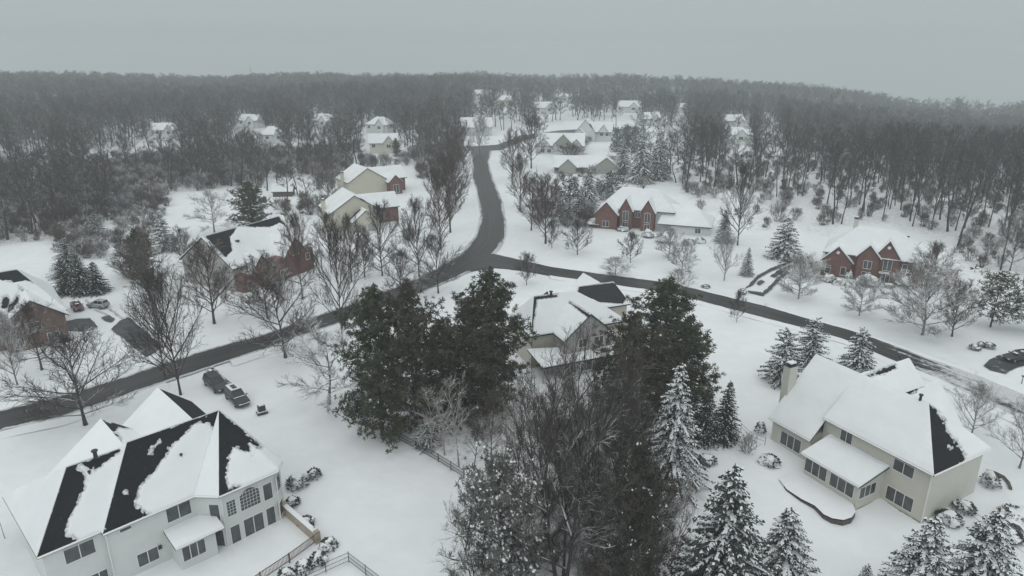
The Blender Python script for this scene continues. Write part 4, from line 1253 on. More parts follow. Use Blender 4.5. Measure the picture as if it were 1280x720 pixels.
def apron(name, poly, slush, z=.09, m='asphalt_wet'):
    pts = [G(*p) for p in poly]
    bm = bmesh.new(); bm.faces.new([bm.verts.new((p.x, p.y, terrain(p.x, p.y) + z)) for p in pts])
    for e in (Vector((1, 0, 0)), Vector((0, 1, 0))):
        lo = min(p.dot(e) for p in pts); hi = max(p.dot(e) for p in pts); k = int((hi - lo) / .8)
        for i in range(1, k): bmesh.ops.bisect_plane(bm, geom=bm.verts[:] + bm.edges[:] + bm.faces[:], plane_co=e * (lo + (hi - lo) * i / k), plane_no=e)
    for v in bm.verts:
        v.co.x += .25 * noise.noise(v.co * .7); v.co.y += .35 * noise.noise(v.co * .7 + Vector((9, 0, 0)))
    for f in bm.faces:
        if f.normal.z < 0: f.normal_flip()
    me = bpy.data.meshes.new(name); bm.to_mesh(me); bm.free(); me.materials.append(MATS[m])
    me.attributes.new('slush', 'FLOAT', 'POINT').data.foreach_set('value', [slush] * len(me.vertices))
    me.attributes.new('lane', 'FLOAT_VECTOR', 'POINT').data.foreach_set('vector', [q for v in me.vertices for q in (v.co.x * 7, v.co.y * .5, 0)])
    tag(link(name, me), kind='structure')
apron('driveway', [(139, 412), (149, 401), (161, 397), (205, 434), (183, 447)], .12)
apron('driveway', [(80, 402), (95, 399), (112, 398), (118, 403), (122, 409), (116, 412), (100, 414), (84, 413)], .3)
apron('driveway', [(126, 397), (136, 394), (144, 399), (140, 403), (131, 401)], .35)
apron('driveway', [(931, 362), (946, 345), (962, 336), (980, 329), (997, 323), (998, 325), (981, 332), (964, 339), (950, 347), (940, 357)], .2)
apron('driveway', [(934, 363), (953, 366), (961, 359), (972, 347), (984, 339), (986, 341), (975, 350), (964, 362), (954, 370), (936, 366)], .2)
apron('driveway', [(963, 345), (974, 337), (986, 332), (990, 334), (978, 342), (968, 347)], .35)
apron('driveway', [(945, 354), (951, 350), (956, 352), (950, 357)], .4)
apron('driveway', [(1229, 457), (1238, 449), (1250, 444), (1266, 446), (1284, 444), (1310, 440), (1310, 450), (1284, 456), (1264, 463), (1256, 467), (1238, 463)], .42)

for tr in ([(256, 463), (259, 462), (289, 492), (285, 493)], [(265, 461), (268, 460), (301, 490), (297, 491)]):
    apron('tyre_track', tr, .86, .05)
for tr in ([(106, 374), (112, 384), (140, 398), (143, 397), (114, 382), (109, 374)], [(132, 384), (152, 399), (155, 398), (135, 383)]):
    apron('tyre_track', tr, .84, .05)
# ------------------------------------------------------------------ cars
def car(label, cat, front, rear, L, W, H, paint, suv=True, snow='ring', name='parked_car'):
    f, r = G(*front), G(*rear)
    c = (f + r) / 2; d = f - r
    e = thing(name, label, cat, (c.x, c.y, terrain(c.x, c.y)), math.atan2(d.y, d.x))
    h, w = L / 2, W / 2
    # stations: x, z_low, z_belt, half width
    b = MB()
    st = [(-h, .45, .80, w * .84), (-h + .12, .34, 1.0 if suv else .92, w * .95), (-h + .9, .30, 1.06 if suv else .98, w), (h * .30, .30, 1.04 if suv else .93, w), (h * .42, .30, 1.0 if suv else .88, w * .99), (h - .35, .32, .86 if suv else .74, w * .93), (h - .05, .40, .72 if suv else .62, w * .80), (h, .46, .62, w * .74)]
    ring = []
    for x, z0, z1, ww in st:
        ring.append([(x, -ww * .93, z0), (x, -ww, z0 + .2), (x, -ww, z1 - .10), (x, -ww * .90, z1), (x, ww * .90, z1), (x, ww, z1 - .10), (x, ww, z0 + .2), (x, ww * .93, z0)])
    for i in range(len(ring) - 1):
        for k in range(8): b.poly([ring[i][k], ring[i + 1][k], ring[i + 1][(k + 1) % 8], ring[i][(k + 1) % 8]])
    b.poly(ring[0]); b.poly(ring[-1][::-1])
    # cabin
    zb = 1.03 if suv else .92
    xr, xf = (-h + .10, h * .34) if suv else (-h + .55, h * .36)
    tr, tf_ = (-h + .42, h * .02) if suv else (-h + 1.15, h * .0)
    wb, wt = w * .90, w * .70
    lo = [(xr, -wb, zb), (xf, -wb, zb - .04), (xf, wb, zb - .04), (xr, wb, zb)]; hi = [(tr, -wt, H - .05), (tf_, -wt, H - .03), (tf_, wt, H - .03), (tr, wt, H - .05)]
    mid = [((tr + tf_) / 2, -wt * 1.0, H), ((tr + tf_) / 2, wt, H)]
    for k in range(4): b.poly([lo[k], lo[(k + 1) % 4], hi[(k + 1) % 4], hi[k]])
    b.poly([hi[0], hi[1], mid[0]]); b.poly([hi[0], mid[0], mid[1], hi[3]]); b.poly([mid[0], hi[1], hi[2], mid[1]]); b.poly([hi[2], hi[3], mid[1]])
    b.obj('body', paint, e)
    def pane(name, a0, a1, c0, c1, k0=.10, k1=.90, s0=.07, s1=.93):
        def q(s, t):
            u = Vector(a0).lerp(Vector(a1), s); v = Vector(c0).lerp(Vector(c1), s); return u.lerp(v, t)
        pts = [q(s0, k0), q(s1, k0), q(s1, k1), q(s0, k1)]
        n = (pts[1] - pts[0]).cross(pts[3] - pts[0]).normalized() * .012
        cc = (pts[0] + pts[2]) / 2 - Vector((0, 0, .9))
        if n.dot(cc - Vector((cc.x * .6, 0, 0))) < 0: n = -n
        g = MB(); g.poly([p + n for p in pts]); g.obj(name, 'car_glass', e, False)
    pane('windscreen', lo[1], lo[2], hi[1], hi[2]); pane('rear_window', lo[3], lo[0], hi[3], hi[0], .35)
    for sd, (i, j) in enumerate(((0, 1), (3, 2))):
        pane('side_window', lo[i], lo[j], hi[i], hi[j], .15, .88, .08, .48); pane('side_window', lo[i], lo[j], hi[i], hi[j], .15, .88, .52, .90)
    for sx in (-h * .60, h * .62):
        for sy in (-1, 1):
            t = MB(); y0, y1 = sy * (w - .20), sy * (w + .015); R0 = .36 if suv else .32
            n = 16
            for k in range(n):
                a0, a1 = 6.2832 * k / n, 6.2832 * (k + 1) / n
                p = [(sx + math.cos(a) * rr, yy, R0 + math.sin(a) * rr) for a, rr, yy in ((a0, R0, y0), (a1, R0, y0), (a1, R0, y1), (a0, R0, y1), (a0, R0 * .6, y1), (a1, R0 * .6, y1))]
                t.poly(p[:4]); t.poly([p[3], p[2], p[5], p[4]])
            wo = t.obj('wheel', 'rubber', e)
            g = MB(); g.poly([(sx + math.cos(6.2832 * k / n) * R0 * .6, y1 - sy * .02, R0 + math.sin(6.2832 * k / n) * R0 * .6) for k in range(n)]); g.obj('rim', 'trim_grey', wo)
    for sy in (-1, 1):
        g = MB(); g.box((h - .07, sy * w * .60, .66 if suv else .58), (.16, .34, .15)); g.obj('headlight', 'lamp_glass', e)
        g = MB(); g.box((-h + .03, sy * w * .74, .86), (.08, .16, .34)); g.obj('tail_light', 'lamp_red', e)
        g = MB(); g.box((xf - .25, sy * (w + .10), zb + .06), (.16, .22, .15)); g.obj('mirror', 'plastic_dark', e)
    g = MB(); g.box((h - .02, 0, .52), (.14, W * .80, .16)); g.box((-h + .02, 0, .52), (.14, W * .80, .16)); g.obj('bumper', 'plastic_dark', e)
    g = MB()
    if snow == 'ring':   # roof rim still snowed in, sunroof swept clear
        x0, x1 = tr + .02, tf_ - .05
        g.box(((x0 + x1) / 2, -wt * .72, H + .05), (x1 - x0, wt * .5, .14)); g.box(((x0 + x1) / 2, wt * .72, H + .05), (x1 - x0, wt * .5, .14))
        g.box((x0 + .2, 0, H + .045), (.45, wt * .94, .13)); g.box((x1 - .16, 0, H + .045), (.34, wt * .94, .12))
        g.box((xf - .02, 0, zb + .05), (.16, wb * 1.7, .08)); g.box((h + .02, 0, .66), (.12, W * .62, .06))
        s = MB(); s.box(((x0 + x1) / 2, 0, H + .012), (.9, wt * .9, .02)); s.obj('sunroof', 'car_glass', e)
    elif snow == 'full':
        g.slab([(tr, -wt, H + .16), (tf_, -wt, H + .16), (tf_, wt, H + .16), (tr, wt, H + .16)], .17)
        g.slab([(xf + .1, -w * .8, zb + .08), (h - .4, -w * .75, .98 if suv else .86), (h - .4, w * .75, .98 if suv else .86), (xf + .1, w * .8, zb + .08)], .12)
    elif snow == 'patch':
        g.box((xf * .72, 0, zb + .34), (.5, wb * .8, .10)); g.box((-.5, .2, H + .03), (.5, .5, .08))
    if g.v:
        so = g.obj('snow_patch', 'snow_lying', e)
        m = so.modifiers.new('Bevel', 'BEVEL'); m.width = .05; m.segments = 2; m.limit_method = 'ANGLE'
    for o in e.children:
        if o.name.startswith(('body', 'bumper')):
            m = o.modifiers.new('Bevel', 'BEVEL'); m.width = .06; m.segments = 2; m.limit_method = 'ANGLE'; m.angle_limit = R(25)
    return e
car('black car parked in the driveway with a white ring of snow round its dark sunroof', 'car', (309, 512), (286, 491), 5.6, 2.2, 1.95, 'paint_dark', True, 'ring')
car('dark car swept clean of snow, right behind the car with the snow-ringed roof', 'car', (284, 494), (259, 474), 5.9, 2.3, 1.9, 'paint_dark', True, 'none')
car('silver car with dark windows beside the cluster of dark spruces', 'car', (113, 383), (133, 385), 4.6, 1.85, 1.75, 'paint_silver', True, 'none')
car('maroon car next to the silver car, one patch of snow on its windscreen', 'car', (103, 393), (91, 379), 4.6, 1.85, 1.50, 'paint_maroon', False, 'patch')

car('dark car streaked with snow in the slushy driveway at the right edge', 'car', (1250, 452), (1292, 447), 5.4, 2.1, 1.6, 'paint_dark', True, 'patch')
# ------------------------------------------------------------------ yard things
def blob(r, rz, seed, top_only=False, rough=.22, sub=3):
    bm = bmesh.new(); bmesh.ops.create_icosphere(bm, subdivisions=sub, radius=1)
    for v in bm.verts:
        c = v.co.copy()
        k = 1 + rough * noise.fractal(c * 1.3 + Vector((seed, 0, 0)), .8, 2, 3)
        v.co = Vector((c.x * r * k, c.y * r * k, c.z * rz * k))
    return bm

def snow_shrub(px, width, height, label, twigs='needles_spruce', cover=.7, group=None):
    """a low shrub pressed under snow: leafy body with a broken snow cap"""
    p = G(*px); dep = P(p.x, p.y, p.z)[2]
    r = width * dep / FPX / 2; h = height
    e = thing('snow_covered_shrub', label, 'shrub', (p.x, p.y, p.z), random.random() * 6, group)
    rng = random.Random(int(px[0] * 7 + px[1]))
    f = MB()
    n = int(260 * min(3, max(.6, r)))
    for _ in range(n):
        a, z = rng.random() * 6.283, rng.random() ** .8
        rr = r * math.sqrt(max(0, 1 - (z * .92) ** 2)) * rng.uniform(.75, 1.05)
        c = Vector((math.cos(a) * rr, math.sin(a) * rr, z * h * .9))
        d = Vector((math.cos(a), math.sin(a), rng.uniform(-.2, .8))).normalized(); w = Vector((-math.sin(a), math.cos(a), rng.uniform(-.6, .6)))
        L = rng.uniform(.12, .34)
        f.poly([c - w * L * .25, c + d * L * .6 - w * L * .3, c + d * L, c + d * L * .6 + w * L * .3, c + w * L * .25])
    f.obj('foliage', twigs, e, False)
    bm = blob(r * .96, h, px[0], rough=.4)
    kill = [v for v in bm.verts if v.co.z < h * (.75 - cover) + .25 * h * noise.noise(v.co * 2.2)]
    bmesh.ops.delete(bm, geom=kill, context='VERTS')
    for q in bm.faces: q.smooth = True
    me = bpy.data.meshes.new('snow_cap'); bm.to_mesh(me); bm.free(); me.materials.append(MATS['snow_lying'])
    link('snow_cap', me, e)
    return e
SB = [((372, 606), 26, 1.3, 'round snow-capped shrub by the right corner of the big white house', .75), ((393, 596), 16, 1.2, 'dark shrub with little snow behind the round snow-capped one at the white house', .35),
      ((366, 629), 17, .6, 'low half-buried shrub between the white house corner and the low brick wall', .5), ((383, 654), 18, .7, 'brown low shrub right outside the low brick wall', .45),
      ((411, 684), 20, 1.0, 'snow heaped shrub at the corner where brick wall meets railing', .8), ((398, 702), 20, 1.0, 'snow lumped shrub below the railing, nearest the corner post', .8),
      ((380, 712), 20, 1.0, 'snow lumped shrub below the railing, second from the corner post', .8), ((358, 722), 20, 1.0, 'snow lumped shrub below the railing, third from the corner post', .8),
      ((962, 578), 24, .9, 'snow heap over dark garden furniture before the cream house wing', .75), ((884, 577), 24, .7, 'round dark-rimmed snow covered planter on the lawn left of the cream house', .6),
      ((1237, 606), 21, 1.7, 'round dense snowy shrub at the right end wall of the cream house', .5), ((1186, 650), 30, 1.0, 'broad snow mound against the foundation of the cream house end wall', .85),
      ((1205, 636), 26, .8, 'low dark shrub along the foundation of the cream house end wall', .4), ((1270, 650), 46, 1.3, 'big brown snowy shrub at the right edge of the photo below the cream house', .5),
      ((1233, 664), 24, .9, 'low tangled snowy shrub on the slope right of the bottom spruces', .5), ((1262, 672), 28, .9, 'low snowy shrub at the right edge under the big brown one', .5),
      ((1036, 351), 18, 1.5, 'leftmost rounded snowy shrub before the brick house with three gables', .75), ((1048, 355), 16, 1.2, 'snow heaped low shrub in front of the left gable of the three-gabled brick house', .8),
      ((1060, 347), 11, 2.3, 'upright white snow covered shrub between the left and middle gable of the brick house', .8), ((1086, 356), 26, 2.3, 'largest frosted shrub in front of the middle gable of the brick house', .55),
      ((1130, 357), 20, 2.2, 'cone shaped snowy shrub right of the arched window of the brick house', .6), ((1109, 358), 16, .8, 'low snow shrub under the arched window of the brick house', .8),
      ((745, 282), 30, 2.0, 'wide dark snowy shrub under the left gable of the twin-gabled brick house', .45), ((778, 288), 16, 1.4, 'snow shrub left of the entrance of the twin-gabled brick house', .7),
      ((810, 296), 16, 1.8, 'snow shrub below the right entrance gable of the twin-gabled brick house', .6), ((832, 302), 26, 2.6, 'tall frosted shrub at the white side wall beyond the street', .6),
      ((862, 305), 14, 1.4, 'snow heap left of two before the white garage beyond the street', .85), ((875, 303), 13, 1.4, 'snow heap right of two before the white garage beyond the street', .85),
      ((1218, 436), 13, .7, 'low snowy shrub in a row across the street at right, leftmost and widest flecked', .5), ((1226, 433), 9, .8, 'small snowy shrub in the middle of the row across the street at right', .5),
      ((1236, 434), 14, .8, 'rightmost low dark shrub in the row across the street at right', .45), ((150, 300), 24, 1.8, 'large snow mound shrub behind the spruces on the left', .7),
      ((124, 304), 14, 1.5, 'small snowy shrub left of the large mound behind the left spruces', .5), ((590, 505), 26, 1.6, 'snow clump shrub on the thicket floor, left', .6), ((621, 503), 20, 1.8, 'rounded snowy shrub in the thicket just left of the porch of the tan house', .8),
      ((928, 366), 10, .9, 'small dark snowy shrub beside the slushy driveway of the brick house', .5), ((882, 359), 10, .5, 'small snow hump under the oval tree by the street', .7), ((950, 540), 12, 1.6, 'narrow dark shrub at the left wall of the cream house', .3)]
for px, w, h, lab, cv in SB:
    snow_shrub(px, w, h, lab, 'needles_brown' if 'brown' in lab else 'needles_dark', cv)

def fence(name, label, cat, pts, h, spacing, rails, m, infill=0, r=.03, ri=.008, zs=None):
    Pw = [G(*p) for p in pts]
    if zs is not None:
        for p in Pw: p.z = zs
    e = thing(name, label, cat, Pw[0])
    o = Pw[0]
    rl, inf = MB(), MB()
    for i in range(len(Pw) - 1):
        a, b = Pw[i] - o, Pw[i + 1] - o
        n = max(1, int((b - a).length / spacing))
        for k in range(n + (i == len(Pw) - 2)):
            p = a.lerp(b, k / n); q = MB(); q.tube([p - Vector((0, 0, .3)), p + Vector((0, 0, h + .08))], [r, r], 6); q.obj('post', m, e)
        for z in rails: rl.tube([a + Vector((0, 0, z)), b + Vector((0, 0, z))], [r * .8, r * .8], 4)
        if infill:
            k = int((b - a).length / infill)
            for j in range(1, k):
                p = a.lerp(b, j / k); inf.tube([p + Vector((0, 0, rails[0])), p + Vector((0, 0, rails[-1]))], [ri, ri], 3)
    rl.obj('rail', m, e)
    if infill: inf.obj('balusters', m, e)
    return e
fence('garden_fence', 'black wire fence running along the left edge of the thicket', 'fence', [(446, 522), (480, 540), (520, 561), (548, 577), (580, 597)], 1.15, 2.4, (.15, .6, 1.1), 'metal_black', .12, .06, .014)
fence('metal_fence', 'black metal fence making a corner at the bottom left, below the railing', 'fence', [(378, 728), (436, 702), (480, 736)], 1.2, 2.2, (.12, .62, 1.15), 'metal_black', .14, .04, .010)
fence('deck_railing', 'red-brown railing along the terrace of the big white house', 'railing', [(396, 677), (362, 702), (326, 726), (300, 745)], 1.0, 2.0, (.12, 1.0), 'wood_red', .15, .08, .034)
fence('garden_fence', 'thin wire fence slanting past the snowy shrubs at the lower right', 'fence', [(1196, 634), (1240, 668), (1290, 702)], 1.1, 3.2, (.4, 1.05), 'metal_black', 0, .03)
fence('garden_fence', 'short stretch of thin fence left of the wing of the cream house', 'fence', [(926, 538), (938, 549), (956, 556)], 1.1, 2.4, (.5, 1.05), 'metal_black', .3, .03)
# low brick wall with snow on its coping
a, b = G(356, 640), G(397, 677)
e = thing('low_brick_wall', 'low brown brick wall with a snowy coping, running from the white house to the railing', 'wall', a)
d = b - a; ln = d.length; an = math.atan2(d.y, d.x); c = d / 2
q = MB(); q.box((c.x, c.y, .25), (ln, .42, 1.5), 0, an); q.obj('wall_body', 'stone_base', e)
q = MB(); q.box((c.x, c.y, 1.08), (ln + .2, .56, .16), 0, an); so = q.obj('snow_coping', 'snow_lying', e); m = so.modifiers.new('Bevel', 'BEVEL'); m.width = .06; m.segments = 2
q = MB(); q.box((0, 0, .35), (.55, .55, 1.9), 0, an); q.box((d.x, d.y, .35), (.55, .55, 1.9), 0, an); q.obj('pier', 'stone_base', e)
# lamp post on the wall
p = G(394, 672)
e = thing('garden_lamp', 'slim dark garden lamp standing at the low brick wall', 'lamp', p)
q = MB(); q.tube([(0, 0, -.2), (0, 0, 2.2)], [.05, .04], 6); q.obj('pole', 'metal_black', e)
q = MB(); q.tube([(0, 0, 2.2), (0, 0, 2.55)], [.10, .16], 6); q.obj('lantern', 'trim_grey', e)
q = MB(); q.tube([(0, 0, 2.55), (0, 0, 2.72)], [.17, .06], 6); q.obj('snow_cap', 'snow_lying', e)
# snowed-in terrace slab behind the white house, raised patio at the cream house
def terrace(name, label, poly, h, m='stone_base', z=None):
    pts = [G(*p) for p in poly]; o = pts[0].copy()
    if z is not None: o.z = z
    e = thing(name, label, 'terrace', o)
    loc = [(p.x - o.x, p.y - o.y) for p in pts]
    q = MB(); q.prism(loc, -.9, h); q.obj('edging', m, e)
    cx = sum(p[0] for p in loc) / len(loc); cy = sum(p[1] for p in loc) / len(loc)
    bm = bmesh.new(); vs = [bm.verts.new((x, y, h + .004)) for x, y in loc]; f = bm.faces.new(vs)
    r = bmesh.ops.inset_region(bm, faces=[f], thickness=.01, depth=0)
    f2 = [q for q in bm.faces if len(q.verts) == len(loc)][0]
    for v in f2.verts: v.co.z += .12
    for k, t in ((.18, .09), (.35, .04)):
        bmesh.ops.inset_region(bm, faces=[f2], thickness=k, depth=0)
        for v in f2.verts: v.co.z += t
    for q in bm.faces: q.smooth = True
    me = bpy.data.meshes.new('snow_cover'); bm.to_mesh(me); bm.free(); me.materials.append(MATS['snow_lying']); link('snow_cover', me, e)
    return e
terrace('raised_patio', 'raised patio under deep rounded snow beside the sunroom of the cream house', pxs([(300, 447), (322, 478), (362, 508), (400, 530), (425, 557), (448, 570), (480, 577), (503, 570), (514, 553), (508, 532), (490, 512), (440, 470), (372, 428), (345, 420)], 840, 400, 2.25), .35, 'stone_dark', -.75)
# small things
def mailbox(px, label, h=1.15):
    p = G(*px); e = thing('mailbox', label, 'mailbox', p)
    q = MB(); q.tube([(0, 0, -.2), (0, 0, h)], [.06, .06], 6); q.obj('post', 'wood_dark', e)
    q = MB(); q.box((0, 0, h + .14), (.55, .26, .26)); o = q.obj('box', 'metal_black', e); m = o.modifiers.new('Bevel', 'BEVEL'); m.width = .08; m.segments = 3
    q = MB(); q.box((0, 0, h + .31), (.5, .22, .07)); q.obj('snow_cap', 'snow_lying', e)
mailbox((267, 470), 'dark mailbox at the mouth of the driveway behind the two dark cars', 1.3)
mailbox((168, 448), 'dark mailbox beside the bare driveway across the road on the left')
mailbox((1277, 479), 'dark mailbox by the slushy road at the right edge')
p = G(327.5, 516); e = thing('covered_grill', 'squat black covered box with a snow cap, in front of the parked cars', 'grill', p, .6)
q = MB(); q.box((0, 0, .12), (1.5, 1.1, .24)); q.obj('base', 'plastic_dark', e)
q = MB(); q.box((0, 0, .33), (1.35, .95, .14)); q.obj('shelf_snow', 'snow_lying', e)
q = MB(); q.prism([(-.5, -.4), (.5, -.4), (.5, .4), (-.5, .4)], .4, 1.2); q.obj('body', 'plastic_dark', e)
q = MB(); q.box((0, 0, 1.3), (.78, .60, .2)); so = q.obj('snow_cap', 'snow_lying', e); m = so.modifiers.new('Bevel', 'BEVEL'); m.width = .08; m.segments = 2
p = G(966, 479); e = thing('bird_feeder_pole', 'thin dark pole with a crook, left of the tall chimney of the cream house', 'pole', p)
q = MB(); q.tube([(0, 0, -.3), (0, 0, 1.9), (.25, .05, 2.25), (.7, .1, 2.3), (.95, .12, 2.1)], [.06, .05, .04, .035, .03], 6); q.obj('pole', 'metal_black', e)
q = MB(); q.box((.95, .12, 1.95), (.22, .22, .28)); q.obj('feeder', 'wood_dark', e)
# curved garden edging right of the cream house
pts = [G(*p) for p in [(1233, 589), (1244, 592), (1254, 597), (1260, 604), (1263, 612)]]
e = thing('garden_edging', 'curved dark stone edging on the lawn right of the cream house', 'edging', pts[0])
for i, (a, b) in enumerate(zip(pts[:-1], pts[1:])):
    q = MB(); q.tube([a - pts[0] + Vector((0, 0, .12)), b - pts[0] + Vector((0, 0, .12))], [.2, .2], 5); q.obj('stone_course', 'stone_dark', e)
# far mast
p = G(315, 104); d = p.y
e = thing('radio_mast', 'thin lattice mast far off on the left skyline', 'mast', (p.x, p.y, terrain(p.x, p.y)))
hm = z_at(p.y, 82) - p.z
q = MB()
for k in range(3): q.tube([(math.cos(k * 2.1) * 1.6, math.sin(k * 2.1) * 1.6, -3), (math.cos(k * 2.1) * .5, math.sin(k * 2.1) * .5, hm)], [.35, .25], 4)
for i in range(12):
    z = hm * i / 12; s = 1.6 - 1.1 * i / 12
    q.tube([(math.cos(i * 2.1) * s, math.sin(i * 2.1) * s, z), (math.cos(i * 2.1 + 2.1) * s, math.sin(i * 2.1 + 2.1) * s, z + hm / 12)], [.15, .15], 3)
q.obj('lattice', 'trim_grey', e)
q = MB(); q.tube([(0, 0, hm), (0, 0, hm + 4)], [.2, .1], 4); q.obj('antenna', 'trim_grey', e)
